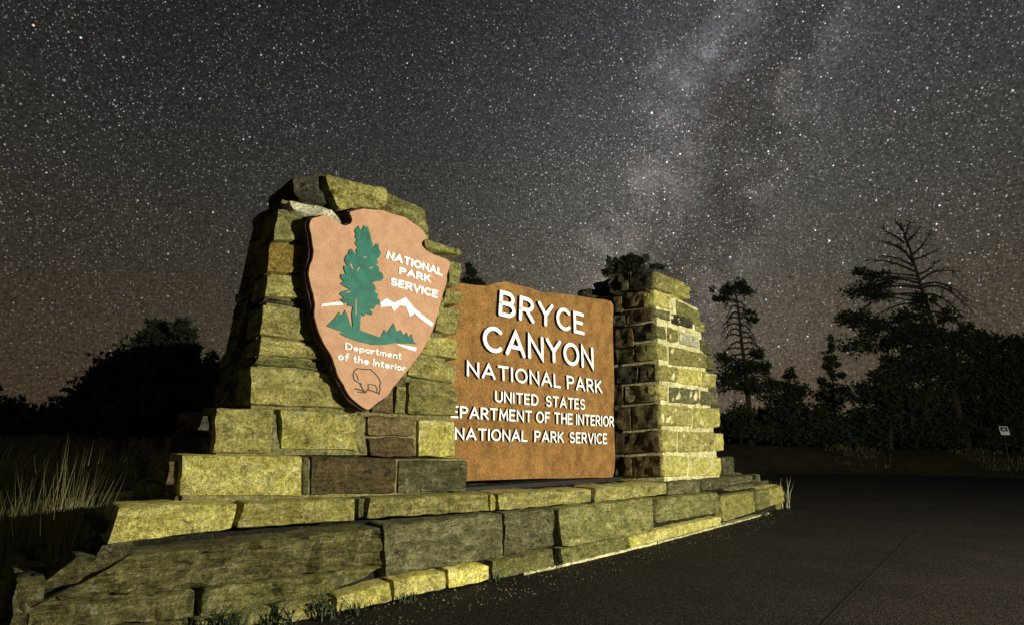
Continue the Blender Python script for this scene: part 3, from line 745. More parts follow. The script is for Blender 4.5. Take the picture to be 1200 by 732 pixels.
# ---- stroke lettering
def arc(cx, cy, rx, ry, a0, a1, n=9): return [(cx+rx*math.cos(math.radians(a0+(a1-a0)*i/n)), cy+ry*math.sin(math.radians(a0+(a1-a0)*i/n))) for i in range(n+1)]
FONT = {
 'A': (.74, [[(0, 0), (.37, 1), (.74, 0)], [(.13, .32), (.61, .32)]]),
 'B': (.58, [[(0, 0), (0, 1), (.28, 1)]+arc(.28, .76, .24, .24, 90, -90)[1:]+[(0, .52)], [(0, 0), (.30, 0)]+arc(.30, .26, .28, .26, -90, 90)[1:]]),
 'C': (.66, [arc(.38, .5, .38, .5, 48, 312, 16)]),
 'D': (.64, [[(0, 0), (0, 1), (.24, 1)]+arc(.24, .5, .40, .5, 90, -90, 12)[1:]+[(0, 0)]]),
 'E': (.50, [[(.50, 1), (0, 1), (0, 0), (.50, 0)], [(0, .52), (.42, .52)]]),
 'F': (.48, [[(.48, 1), (0, 1), (0, 0)], [(0, .52), (.40, .52)]]),
 'H': (.60, [[(0, 0), (0, 1)], [(.60, 0), (.60, 1)], [(0, .52), (.60, .52)]]),
 'I': (.02, [[(0, 0), (0.001, 1)]]),
 'K': (.58, [[(0, 0), (0, 1)], [(.54, 1), (.02, .42)], [(.20, .60), (.58, 0)]]),
 'L': (.46, [[(0, 1), (0, 0), (.46, 0)]]),
 'M': (.76, [[(0, 0), (.06, 1), (.38, .25), (.70, 1), (.76, 0)]]),
 'N': (.62, [[(0, 0), (0, 1), (.62, 0), (.62, 1)]]),
 'O': (.76, [arc(.38, .5, .38, .5, 90, 450, 20)]),
 'P': (.54, [[(0, 0), (0, 1), (.28, 1)]+arc(.28, .74, .26, .26, 90, -90)[1:]+[(0, .48)]]),
 'R': (.58, [[(0, 0), (0, 1), (.28, 1)]+arc(.28, .74, .26, .26, 90, -90)[1:]+[(0, .48)], [(.26, .48), (.58, 0)]]),
 'S': (.54, [arc(.28, .74, .25, .26, 35, 250, 10)+arc(.28, .25, .27, .25, 80, -145, 10)]),
 'T': (.62, [[(0, 1), (.62, 1)], [(.31, 1), (.31, 0)]]),
 'U': (.60, [[(0, 1), (0, .3)]+arc(.30, .3, .30, .3, 180, 360)[1:]+[(.60, 1)]]),
 'V': (.68, [[(0, 1), (.34, 0), (.68, 1)]]),
 'Y': (.66, [[(0, 1), (.33, .48), (.66, 1)], [(.33, .48), (.33, 0)]]),
 'a': (.46, [arc(.23, .26, .23, .26, 90, 450, 14), [(.46, .52), (.46, 0)]]),
 'e': (.50, [[(.02, .27), (.48, .27)]+arc(.25, .26, .24, .26, 0, 310, 14)]),
 'f': (.34, [[(.34, .98), (.24, 1), (.14, .88), (.14, 0)], [(0, .56), (.30, .56)]]),
 'h': (.42, [[(0, 0), (0, 1)], [(0, .3)]+arc(.21, .31, .21, .21, 180, 0)[1:]+[(.42, 0)]]),
 'i': (.02, [[(0, 0), (.001, .52)], [(0, .74), (.001, .77)]]),
 'm': (.68, [[(0, 0), (0, .52)], [(0, .34)]+arc(.17, .35, .17, .17, 180, 0)[1:]+[(.34, 0)], [(.34, .34)]+arc(.51, .35, .17, .17, 180, 0)[1:]+[(.68, 0)]]),
 'n': (.40, [[(0, 0), (0, .52)], [(0, .32)]+arc(.20, .32, .20, .20, 180, 0)[1:]+[(.40, 0)]]),
 'o': (.48, [arc(.24, .26, .24, .26, 90, 450, 14)]),
 'p': (.46, [[(0, -.28), (0, .52)], arc(.23, .26, .23, .26, 180, 540, 14)]),
 'r': (.28, [[(0, 0), (0, .52)], [(0, .3), (.08, .46), (.20, .52), (.28, .50)]]),
 't': (.32, [[(.14, .84), (.14, .08), (.22, 0), (.32, .02)], [(0, .56), (.30, .56)]]),
}
def ribbon(pts, hw, closed):
    """offset a polyline to a strip with round ends; returns left, right lists and cap fans"""
    P = [Vector((x, y, 0)) for x, y in pts]; n = len(P); Lf = []; Rt = []
    for i in range(n):
        if closed: a, b = P[(i-1) % (n-1)], P[(i+1) % (n-1)] if i < n-1 else P[1]
        else: a, b = P[max(i-1, 0)], P[min(i+1, n-1)]
        d1 = (P[i]-a); d2 = (b-P[i])
        if d1.length < 1e-9: d1 = d2
        if d2.length < 1e-9: d2 = d1
        d1.normalize(); d2.normalize()
        n1 = Vector((-d1.y, d1.x, 0)); n2 = Vector((-d2.y, d2.x, 0)); mt_ = n1+n2
        if mt_.length < 1e-6: mt_ = n1
        mt_.normalize(); k = hw/max(.45, mt_.dot(n1))
        Lf.append(P[i]+mt_*k); Rt.append(P[i]-mt_*k)
    return P, Lf, Rt
def letter(ch, put, x0, asp, hw, ht, parent, mat, nrm, edge='paint'):
    """put(x, y) -> world point of a text coordinate; asp = metres per unit in x relative to y"""
    w, strokes = FONT[ch]; vs = []; fs = []
    for si, st in enumerate(strokes):
        pts = [(x*asp, y) for x, y in st]; closed = (Vector(pts[0])-Vector(pts[-1])).length < 1e-4 and len(pts) > 6
        P, Lf, Rt = ribbon(pts, hw, closed); lift = nrm*(ht+si*.0006)
        n = len(P); b = len(vs)
        ring = list(Lf)
        if not closed:
            for (end, dirn, s_) in (('e', P[-1]-P[-2], 0),):
                d = dirn.normalized(); m_ = Lf[-1]-P[-1]
                a0 = math.atan2(m_.y, m_.x)
                ring += [P[-1]+Vector((math.cos(a0-math.pi*k/6), math.sin(a0-math.pi*k/6), 0))*hw for k in range(1, 6)]
            ring += Rt[::-1]
            m_ = Rt[0]-P[0]; a0 = math.atan2(m_.y, m_.x)
            ring += [P[0]+Vector((math.cos(a0-math.pi*k/6), math.sin(a0-math.pi*k/6), 0))*hw for k in range(1, 6)]
            W_ = [put(x0+p.x, p.y) for p in ring]; N_ = len(W_)
            vs += [p+lift for p in W_]+[p-nrm*.002 for p in W_]
            # top: strip quads + cap fans
            for i in range(n-1): fs.append((b+i, b+n+5+(n-1-i)+0, b+n+5+(n-2-i), b+i+1) if 1 else ())
            e0 = b+n-1
            fs.append(tuple([e0]+[b+n+k for k in range(5)]+[b+n+5]))
            fs.append(tuple([b+n+5+n-1]+[b+n+5+n+k for k in range(5)]+[b]))
            for i in range(N_): fs.append((b+i, b+(i+1) % N_, b+N_+(i+1) % N_, b+N_+i))
        else:
            W1 = [put(x0+p.x, p.y) for p in Lf[:-1]]; W2 = [put(x0+p.x, p.y) for p in Rt[:-1]]; k = len(W1)
            vs += [p+lift for p in W1]+[p+lift for p in W2]+[p-nrm*.002 for p in W1]+[p-nrm*.002 for p in W2]
            for i in range(k):
                j = (i+1) % k
                fs.append((b+i, b+k+i, b+k+j, b+j)); fs.append((b+i, b+j, b+2*k+j, b+2*k+i)); fs.append((b+k+i, b+3*k+i, b+3*k+j, b+k+j))
    o = mesh_obj('letter', vs, fs, [mat, edge], parent)
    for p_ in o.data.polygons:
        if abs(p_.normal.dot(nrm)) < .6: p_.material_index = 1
    return o
def text_line(txt, quad_px, plane, nrm, parent, hw=.09, ht=.02, gap=.24, space=.42, mat='paint', lead=0, caps=1.):
    TL, TR, BR, BL = [plane(x, y) for x, y in quad_px]
    adv = []; x = 0
    for ch in txt:
        if ch == ' ': x += space; adv.append(None); continue
        adv.append(x); x += FONT[ch][0]+gap
    total = x-gap
    off = adv[lead] if lead else 0
    hgt = ((TL-BL).length+(TR-BR).length)/2; wid = ((BR-BL).length+(TR-TL).length)/2
    asp = wid/hgt/(total-off)
    T = (total-off)*asp
    def put(xx, yy):
        u = (xx-off*asp)/T; return (BL.lerp(BR, u)).lerp(TL.lerp(TR, u), hw+yy*(1-2*hw))
    # keep the stroke inside the traced box
    for i, ch in enumerate(txt):
        if adv[i] is None: continue
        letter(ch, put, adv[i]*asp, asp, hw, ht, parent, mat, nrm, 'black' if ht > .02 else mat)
plS = lambda x, y: sp(x, y, .002)
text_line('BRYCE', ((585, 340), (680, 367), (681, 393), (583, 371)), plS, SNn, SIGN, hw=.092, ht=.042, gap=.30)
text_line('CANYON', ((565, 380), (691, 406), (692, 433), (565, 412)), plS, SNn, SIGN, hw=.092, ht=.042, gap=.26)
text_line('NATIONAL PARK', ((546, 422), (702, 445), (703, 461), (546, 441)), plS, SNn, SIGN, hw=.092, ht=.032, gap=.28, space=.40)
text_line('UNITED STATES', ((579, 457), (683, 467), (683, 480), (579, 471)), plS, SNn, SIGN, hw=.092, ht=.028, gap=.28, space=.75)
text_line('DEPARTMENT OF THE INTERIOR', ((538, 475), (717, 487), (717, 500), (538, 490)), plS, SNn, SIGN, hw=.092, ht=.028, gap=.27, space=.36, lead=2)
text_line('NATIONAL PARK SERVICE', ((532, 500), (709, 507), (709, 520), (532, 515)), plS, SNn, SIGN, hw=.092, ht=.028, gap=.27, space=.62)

# ------------------------------------------------------------------ arrowhead emblem on the left pillar
AN = tilted(N0, 1.8); AP = LP3+N0*.17; AP2 = AP
def ap(x, y, o=0): return at_plane(x, y, AP+AN*o, AN)
ac = ap(440, 360)
ARW = empty('arrowhead_emblem', (ac.x, ac.y, ap(432, 478).z), 'salmon pink arrowhead shaped park service emblem with green tree, on the left pillar', 'emblem')
out_px = [(367, 256), (375, 254), (383, 253), (391, 256), (397, 260), (401, 264), (406, 265), (411, 263), (413, 258), (411, 252), (410, 248), (417, 246), (427, 245), (438, 246), (448, 247), (462, 251), (478, 257), (490, 266), (498, 274), (499, 279), (495, 283), (495, 288), (502, 295), (513, 300), (525, 305), (527, 311), (524, 322), (523, 331), (519, 345), (516, 357), (513, 369), (508, 384), (502, 398), (495, 410), (487, 421), (474, 438), (462, 451), (455, 462), (443, 471), (432, 479), (422, 474), (411, 465), (403, 451), (395, 436), (388, 415), (380, 402), (372, 383), (368, 367), (369, 354), (365, 335), (362, 318), (367, 305), (367, 290), (365, 277), (363, 265)]
def chip(pts, it=2, amp=.008):
    P = [Vector(p) for p in pts]
    for _ in range(it):
        Q = []
        for i in range(len(P)):
            a, b, c, d = P[i-1], P[i], P[(i+1) % len(P)], P[(i+2) % len(P)]
            Q += [b, (b+c)*.5625-(a+d)*.0625]
        P = Q
    return P
op = chip([ap(x, y) for x, y in out_px])
cA = centre(op)
face = []
for p in op:
    d = (p-cA).normalized(); w = noise.noise(p*9)*.010+noise.noise(p*23)*.006
    face.append(p+d*w)
prism(face, AN, .035, 'emblem_face', 'arrow', ARW, 'arrow')
# chipped edge block behind, like knapped flint; widened and blackened as the emblem's shadow
bk = []
for i, p in enumerate(face):
    d = (p-cA).normalized(); w = .022+.016*noise.noise(p*7+Vector((5, 5, 5)))
    bk.append(p+d*w-AN*.036)
prism(bk, AN, .09, 'emblem_edge', 'arrowedge', ARW, 'arrowedge')
mk = [cA-AN*.10+U0*s+UP*z for s, z in ((-.25, -.25), (.25, -.25), (.25, .25), (-.25, .25))]
prism(mk, AN, .22, 'mounting_block', 'black', ARW, 'black')

def zA(pts): return [(x/2.44+240, y/2.44+190) for x, y in pts]
def shape(pts, name, mat, ht=.008, off=.001, parent=ARW):
    P = [ap(x, y, ht+off) for x, y in pts]
    return prism(P, AN, ht+off-.0005, name, mat, parent)
tree_p = [(440, 182), (446, 194), (451, 193), (456, 181), (461, 186), (467, 184), (470, 200), (474, 208), (476, 222), (482, 238), (474, 242), (486, 240), (492, 233), (497, 234), (498, 246), (504, 262), (499, 272), (492, 276), (496, 290), (488, 292), (498, 300), (499, 312), (508, 318), (512, 330), (506, 339), (492, 340), (478, 345), (486, 352), (490, 366), (484, 368), (496, 378), (493, 388), (502, 396), (500, 408), (490, 407), (484, 420), (470, 416), (480, 430), (478, 437), (462, 431), (455, 440), (447, 430), (443, 478), (424, 476), (421, 432), (424, 414), (408, 410), (412, 404), (398, 402), (388, 392), (398, 388), (386, 377), (392, 370), (416, 364), (400, 356), (388, 347), (398, 341), (388, 330), (390, 320), (404, 322), (398, 306), (398, 296), (408, 296), (400, 282), (404, 268), (412, 262), (414, 250), (420, 248), (430, 262), (436, 262), (433, 250), (439, 245), (430, 232), (436, 222), (430, 214), (434, 206), (429, 199), (431, 192)]
shape(zA(tree_p), 'tree_shape', 'green', .010)
gr_p = [(348, 468), (372, 445), (384, 428), (392, 440), (402, 422), (410, 445), (418, 468), (446, 480), (470, 489), (503, 500), (514, 478), (522, 487), (540, 459), (549, 485), (560, 479), (570, 495), (578, 486), (583, 500), (592, 490), (598, 512), (606, 519), (560, 517), (546, 516), (520, 521), (480, 521), (440, 512), (400, 497), (384, 487), (400, 486), (372, 476)]
shape(zA(gr_p), 'meadow_shape', 'green', .0075)
shape(zA([(332, 413), (336, 406), (380, 400), (392, 401), (396, 408), (362, 409)]), 'snow_ridge_shape', 'paint', .006)
shape(zA([(502, 402), (520, 389), (540, 402), (560, 394), (574, 386), (600, 418), (625, 438), (654, 460), (649, 470), (612, 443), (600, 431), (587, 441), (575, 412), (558, 409), (541, 427), (533, 411), (504, 414)]), 'snow_ridge_shape', 'paint', .006)
shape(zA([(546, 518), (606, 529), (603, 540), (564, 527)]), 'lake_shape', 'paint', .006)
# light slits in the tree
for a in ([(431, 392), (434, 392), (434, 436), (431, 436)], [(414, 292), (418, 290), (425, 306), (422, 307)], [(455, 272), (463, 268), (464, 271), (456, 275)], [(441, 300), (445, 300), (438, 312), (435, 311)], [(470, 303), (482, 299), (481, 302), (471, 306)], [(404, 372), (416, 368), (416, 371), (405, 375)]):
    P = [ap(x, y, .013) for x, y in zA(a)]; prism(P, AN, .002, 'light_slit', 'arrow', ARW)
text_line('NATIONAL', ((455, 294), (517, 314), (517, 324), (453, 304)), lambda x, y: ap(x, y, .001), AN, ARW, hw=.145, ht=.008, gap=.30)
text_line('PARK', ((469, 313), (503, 322), (503, 332), (468, 322)), lambda x, y: ap(x, y, .001), AN, ARW, hw=.145, ht=.008, gap=.30)
text_line('SERVICE', ((459, 325), (512, 340), (511, 350), (458, 335)), lambda x, y: ap(x, y, .001), AN, ARW, hw=.145, ht=.008, gap=.30)
text_line('Department', ((405, 401), (470, 412), (469, 421), (405, 409)), lambda x, y: ap(x, y, .001), AN, ARW, hw=.085, ht=.006, gap=.22)
text_line('of the Interior', ((397, 412), (475, 426), (474, 435), (396, 421)), lambda x, y: ap(x, y, .001), AN, ARW, hw=.085, ht=.006, gap=.22, space=.36)
# bison outline
def zB(pts): return [(x/5.23+340, y/5.23+350) for x, y in pts]
def line_shape(name, pts, w, mat, closed=False):
    P = [ap(x, y, .004) for x, y in pts]; vs = []; fs = []
    E1 = U0; E2 = AN.cross(E1)
    for i, p in enumerate(P):
        a = P[max(i-1, 0)]; b = P[min(i+1, len(P)-1)]; d = (b-a).normalized(); s = AN.cross(d)*w
        vs += [p-s, p+s, p-s-AN*.004, p+s-AN*.004]
    for i in range(len(P)-1):
        a, b = 4*i, 4*i+4
        fs += [(a, b, b+1, a+1), (a, a+2, b+2, b), (a+1, b+1, b+3, a+3)]
    return mesh_obj(name, vs, fs, mat, ARW)
line_shape('bison_outline', zB([(442, 522), (408, 506), (392, 490), (386, 465), (394, 440), (412, 425), (452, 430), (492, 430), (520, 455), (545, 485), (556, 512), (550, 530), (553, 556), (546, 577)]), .0042, 'black')
line_shape('bison_outline', zB([(546, 577), (532, 572), (534, 548), (522, 528), (488, 522), (478, 522), (482, 545), (464, 568), (450, 560), (440, 540), (428, 520)]), .0042, 'black')
line_shape('bison_outline', zB([(398, 548), (430, 556), (468, 572)]), .005, 'black')
line_shape('bison_outline', zB([(412, 568), (460, 574)]), .004, 'black')
line_shape('bison_outline', zB([(478, 556), (515, 566), (550, 580)]), .005, 'black')
line_shape('bison_outline', zB([(400, 455), (412, 468), (420, 500)]), .003, 'black')

# ------------------------------------------------------------------ trees
def tube(path, radii, sides=7):
    vs = []; fs = []; n = len(path)
    for i, p in enumerate(path):
        d = (path[min(i+1, n-1)]-path[max(i-1, 0)]).normalized()
        a = d.cross(Vector((.31, .2, .93))); a.normalize(); b = d.cross(a)
        for k in range(sides):
            t = 2*math.pi*k/sides; vs.append(p+(a*math.cos(t)+b*math.sin(t))*radii[i])
    for i in range(n-1):
        for k in range(sides): fs.append((i*sides+k, i*sides+(k+1) % sides, (i+1)*sides+(k+1) % sides, (i+1)*sides+k))
    fs.append(tuple(range(sides-1, -1, -1))); fs.append(tuple((n-1)*sides+k for k in range(sides)))
    return vs, fs
def join(parts):
    V = []; Fc = []
    for v, f in parts:
        b = len(V); V += v; Fc += [tuple(b+k for k in t) for t in f]
    return V, Fc
def tufts(c, r, n, size, vs, fs, needle=True):
    """needle clumps inside an ellipsoid c, r"""
    k = max(3, n//26)
    cl = []
    for _ in range(k):
        while True:
            d = Vector((random.uniform(-1, 1), random.uniform(-1, 1), random.uniform(-1, 1)))
            if d.length <= 1: break
        d *= (.55+.45*random.random()) if d.length > .4 else 1
        cl.append(Vector((c.x+d.x*r[0], c.y+d.y*r[1], c.z+d.z*r[2])))
    cr = min(max(.42, size*2.4), max(r)*.38)
    for q in cl:
        R = cr*random.uniform(.5, 1.25)
        for _ in range(26):
            d = Vector((random.gauss(0, 1), random.gauss(0, 1), random.gauss(0, .7))).normalized()
            p = q+d*R*random.random()**.5
            e = (d+Vector((random.uniform(-1, 1), random.uniform(-1, 1), random.uniform(-.3, 1)))).normalized()
            s = e.cross(Vector((random.uniform(-1, 1), random.uniform(-1, 1), random.uniform(-1, 1)))).normalized()
            L_ = size*random.uniform(.6, 1.5); w = L_*.38
            b = len(vs); vs += [p-s*w, p+s*w, p+e*L_]; fs.append((b, b+1, b+2))
def limb(a, b, sag, r, n=7, twig=0, spread=.6):
    pts = []
    for i in range(n+1):
        t = i/n; p = a.lerp(b, t)+UP*(sag*math.sin(math.pi*t)); p += Vector((random.uniform(-1, 1), random.uniform(-1, 1), random.uniform(-1, 1)))*.03*(b-a).length*t*.5
        pts.append(p)
    parts = [tube(pts, [r*(1-.8*i/n) for i in range(n+1)], 5)]
    for _ in range(twig):
        t = random.uniform(.3, .98); i = min(n-1, int(t*n)); p = pts[i].lerp(pts[i+1], t*n-i)
        d = (pts[i+1]-pts[i]).normalized(); s = (d*random.uniform(.3, .9)+Vector((random.uniform(-1, 1), random.uniform(-1, 1), random.uniform(-.8, .5)))*spread).normalized()*(b-a).length*random.uniform(.15, .34)
        parts.append(tube([p, p+s*.5+UP*.03*s.length, p+s-UP*.12*s.length], [r*.35, r*.28, r*.12], 4))
    return parts
def make_tree(name, D, trunk_px, tr_r, blobs, label, dens=1., size=.17, bare=[], auto_limbs=True, leaf='leaf', group='pine trees around the monument', trunkmat='bark', cat='tree', depthk=.8):
    t_ = (trunk_px[-1][0]-600)/650
    if t_ > .3:     # trees beyond the road stand on the bank
        yy = 30.
        for _ in range(12): yy = bank_y(t_*yy)+4.5+(D-27)*.8
        D = yy*math.sqrt(1+t_*t_); size = size*1.25
    T = [at_dist(x, y, D) for x, y in trunk_px]
    bx = T[-1].copy(); gz = HG(bx.x, bx.y); base = Vector((bx.x, bx.y, gz-.05))
    root = empty(name, base, label, cat, group)
    if T[-1].z > base.z: T.append(base)
    T = [t for t in T if t.z > base.z-.01] or [base]
    if len(T) < 2: T = [base+UP*.8, base]
    n = len(T)
    P = T[::-1]
    # resample lightly
    pp = []
    for i in range(len(P)-1):
        for k in range(3): pp.append(P[i].lerp(P[i+1], k/3)+Vector((random.uniform(-1, 1), random.uniform(-1, 1), 0))*.02)
    pp.append(P[-1])
    v, f = tube(pp, [tr_r*(1-.9*i/(len(pp)-1)) for i in range(len(pp))], 8)
    mesh_obj('trunk', v, f, trunkmat, root)
    def trunk_at(z):
        for i in range(len(pp)-1):
            if pp[i].z <= z <= pp[i+1].z: return pp[i].lerp(pp[i+1], (z-pp[i].z)/max(1e-6, pp[i+1].z-pp[i].z))
        return pp[0].copy() if z < pp[0].z else pp[-1].copy()
    vs, fs = [], []
    for (x, y, rx, ry) in blobs:
        c = at_dist(x, y, D); s = D/FPX*1.12
        R = (rx*s, rx*s*depthk, ry*s)
        c += Vector((0, random.uniform(-.5, .5)*R[1], 0))
        area = rx*ry
        tufts(c, R, int(area*(2.7 if t_ > .3 else 2.6)*dens)+30, size, vs, fs)
        if auto_limbs:
            a = trunk_at(c.z-R[2]*.6-.2*(c-trunk_at(c.z)).length)
            LV.setdefault(root.name, []).append(limb(a, c, .05, max(.02, tr_r*.25), twig=5))
    if vs: mesh_obj('crown', vs, fs, leaf, root)
    lv = LV.get(root.name, [])
    for (x0, y0, x1, y1, sag) in bare:
        a = at_dist(x0, y0, D); b = at_dist(x1, y1, D*random.uniform(.97, 1.03)); lv.append(limb(a, b, sag, max(.035, tr_r*.34), n=9, twig=11, spread=.7))
    if lv:
        for pr_ in lv:
            v, f = join(pr_); mesh_obj('limb', v, f, 'dead' if bare else 'bark', root)
    return root
LV = {}
# big half-dead pine at the right
bare = []
for (tx, ty, ex, ey, s) in ((1057, 270, 1049, 258, 0), (1060, 285, 1033, 268, .1), (1062, 295, 1030, 282, .1), (1064, 282, 1078, 266, -.1), (1067, 300, 1090, 272, -.25), (1068, 305, 1098, 292, -.1), (1070, 312, 1036, 300, .2), (1072, 318, 1012, 306, .35), (1074, 322, 1100, 305, -.2), (1076, 330, 1118, 318, .35), (1078, 335, 1135, 352, .7), (1079, 338, 1145, 372, 1.0), (1081, 345, 1130, 372, .6), (1082, 350, 1118, 380, .5), (1076, 332, 1008, 330, .4), (1078, 338, 1004, 348, .5), (1080, 345, 1010, 362, .5), (1083, 355, 1024, 372, .4), (1086, 365, 1140, 392, .5), (1064, 290, 1056, 262, 0), (1060, 280, 1066, 258, 0), (1070, 308, 1050, 285, .1), (1088, 368, 1030, 388, .3)):
    bare.append((tx, ty, ex, ey, s))
make_tree('pine_tree', 30, [(1056, 262), (1066, 290), (1079, 336), (1093, 378), (1106, 415), (1123, 480), (1131, 512)], .30,
    [(1018, 340, 22, 8), (1000, 372, 20, 8), (1012, 380, 18, 6), (1034, 346, 13, 8), (1027, 322, 14, 5), (1010, 318, 7, 4), (1040, 330, 12, 5),
     (1040, 384, 24, 10), (1062, 372, 18, 10), (1024, 402, 32, 10), (1060, 400, 30, 12), (1092, 392, 26, 16), (1108, 372, 10, 8), (1080, 355, 12, 10), (1076, 425, 40, 16), (1100, 440, 34, 20), (1048, 440, 22, 14), (1090, 470, 40, 18), (1120, 400, 18, 12), (1128, 385, 8, 6)],
    'tall half-dead pine with bare crooked top limbs and green boughs to the left', bare=bare, dens=1.25)
# thin pine with drooping bare branches
bare = []
for k in range(16):
    y = 352+k*7; tx = 863+k*.9; r = 13+k*1.6
    bare.append((tx, y, tx-r*random.uniform(.8, 1.2), y+random.uniform(4, 16), .35)); bare.append((tx, y+2, tx+r*random.uniform(.8, 1.15), y+random.uniform(6, 18), .4))
make_tree('pine_tree', 32, [(858, 334), (864, 352), (868, 390), (873, 430), (877, 470), (880, 515)], .24,
    [(846, 341, 13, 5), (862, 336, 14, 5), (874, 342, 11, 4), (850, 350, 9, 3.5), (838, 350, 5, 3), (880, 366, 6, 3.5), (884, 374, 5, 3), (856, 420, 12, 5), (888, 415, 11, 5), (868, 432, 24, 8), (895, 430, 13, 6), (850, 446, 14, 8), (880, 452, 26, 10)],
    'slender pine with a flat tuft on top and drooping bare branches', bare=bare, dens=1.3)
make_tree('pine_tree', 36, [(925, 428), (926, 515)], .2, [(925, 438, 8, 7), (914, 452, 14, 8), (936, 455, 13, 8), (924, 470, 26, 12), (922, 492, 32, 16), (950, 500, 18, 10)],
    'small rounded pine right of the slender bare pine', dens=1.5)
make_tree('pine_tree', 34, [(973, 392), (980, 515)], .2, [(973, 398, 2.5, 6), (973, 408, 4, 6), (971, 418, 6, 6), (979, 424, 7, 5), (969, 432, 8, 5), (982, 440, 9, 5), (970, 448, 10, 5), (985, 456, 11, 5), (968, 464, 13, 6), (982, 474, 17, 7), (968, 486, 20, 9), (984, 500, 22, 10)],
    'narrow pointed conifer left of the half-dead pine', dens=1.4)
make_tree('pine_tree', 33, [(1150, 388), (1152, 520)], .22, [(1150, 394, 12, 7), (1136, 404, 16, 10), (1164, 400, 16, 9), (1150, 425, 36, 18), (1140, 455, 42, 22), (1165, 450, 30, 22), (1150, 488, 44, 18)],
    'broad dense pine just right of the half-dead pine', dens=1.5)
make_tree('pine_tree', 29, [(1198, 398), (1199, 520)], .22, [(1194, 404, 14, 8), (1206, 412, 20, 14), (1196, 436, 26, 18), (1200, 470, 34, 24)],
    'dense pine cut by the right edge of the picture', dens=1.5)
make_tree('pine_tree', 27, [(1042, 430), (1044, 520)], .2, [(1042, 440, 20, 10), (1030, 462, 30, 14), (1055, 470, 30, 16), (1040, 494, 42, 16)],
    'low bushy pine in front of the half-dead pine', dens=1.4)
make_tree('pine_tree', 24, [(736, 305), (738, 400)], .2, [(736, 303, 12, 5), (724, 308, 12, 5), (748, 306, 11, 5), (732, 315, 24, 7), (714, 318, 9, 4), (765, 312, 3, 2.5), (772, 314, 5, 3), (738, 330, 26, 10), (745, 350, 28, 16)],
    'pine whose dark crown shows above the right pillar', dens=1.5, size=.14)
make_tree('pine_tree', 26, [(550, 306), (551, 420)], .16, [(548, 312, 6, 4), (553, 318, 8, 5), (550, 328, 12, 6), (562, 330, 8, 4), (550, 345, 14, 12), (552, 370, 20, 16)],
    'pine tip showing above the left end of the brown sign', dens=1.5, size=.14)
# trees at the left
make_tree('juniper_tree', 22, [(186, 376), (188, 505)], .22, [(186, 384, 10, 7), (200, 392, 14, 9), (174, 396, 12, 9), (190, 410, 28, 13), (176, 432, 38, 16), (200, 440, 36, 18), (186, 468, 52, 22), (160, 490, 40, 14)],
    'tall dark bushy tree left of the big pillar', dens=1.9, leaf='leaf2', size=.13)
make_tree('juniper_tree', 21, [(212, 376), (214, 505)], .2, [(212, 382, 8, 6), (216, 394, 12, 9), (218, 412, 18, 14), (224, 440, 22, 18), (224, 470, 26, 20), (226, 496, 26, 14)],
    'dark bushy tree top rising nearest the big pillar on its left', dens=1.9, leaf='leaf2', size=.13)
make_tree('juniper_tree', 20, [(146, 414), (146, 505)], .2, [(146, 420, 10, 7), (134, 436, 16, 10), (152, 438, 20, 12), (120, 454, 20, 12), (140, 470, 38, 18), (108, 472, 20, 12), (116, 492, 34, 14)],
    'lower round dark tree at the left shoulder of the dark clump', dens=1.9, leaf='leaf2', size=.13)
make_tree('juniper_tree', 19, [(244, 418), (246, 505)], .18, [(244, 424, 8, 7), (250, 440, 14, 12), (256, 462, 16, 16), (252, 488, 20, 16)],
    'small dark tree half hidden behind the flank of the big pillar', dens=1.9, leaf='leaf2', size=.13)

for (x_, w_, yy, d_, lab) in ((868, 26, 492, 28, 'dark shrub at the foot of the slender bare pine'), (915, 30, 497, 29, 'dark shrub under the small rounded pine'), (965, 30, 500, 28, 'dark shrub under the narrow pointed conifer'), (1015, 30, 502, 29, 'dark shrub left of the patch of lit grass on the bank'), (1075, 34, 500, 31, 'dark shrub behind the patch of lit grass on the bank'), (1130, 32, 502, 30, 'dark shrub left of the small roadside sign'), (1186, 30, 500, 30, 'dark shrub behind the small roadside sign')):
    make_tree('shrub', d_, [(x_, yy-4), (x_+1, yy+28)], .08, [(x_, yy-6, w_*.7, 8), (x_-6, yy+4, w_, 10), (x_+8, yy+12, w_*1.1, 8)], lab, dens=1.5, leaf='leaf2', group='shrubs on the bank', cat='shrub', size=.15)
# far-off wood: one mass along the horizon
def far_wood():
    vs, fs = [], []
    for k in range(560):
        ang = math.radians(random.uniform(-56, 56)); d = random.uniform(52, 68); x, y = math.sin(ang)*d, math.cos(ang)*d
        h = 2.9+1.6*noise.noise(Vector((x*.10, y*.05, 3)))+random.uniform(-.3, .9)
        if x > 0: h += 1.2
        z0 = 0
        tufts(Vector((x, y, h*.5)), (1.5, 1.5, h*.52), 230, .42, vs, fs)
    tag(mesh_obj('far_wood', vs, fs, 'leaf2'), 'dark low wood along the horizon behind the trees', 'wood', kind='stuff')
far_wood()

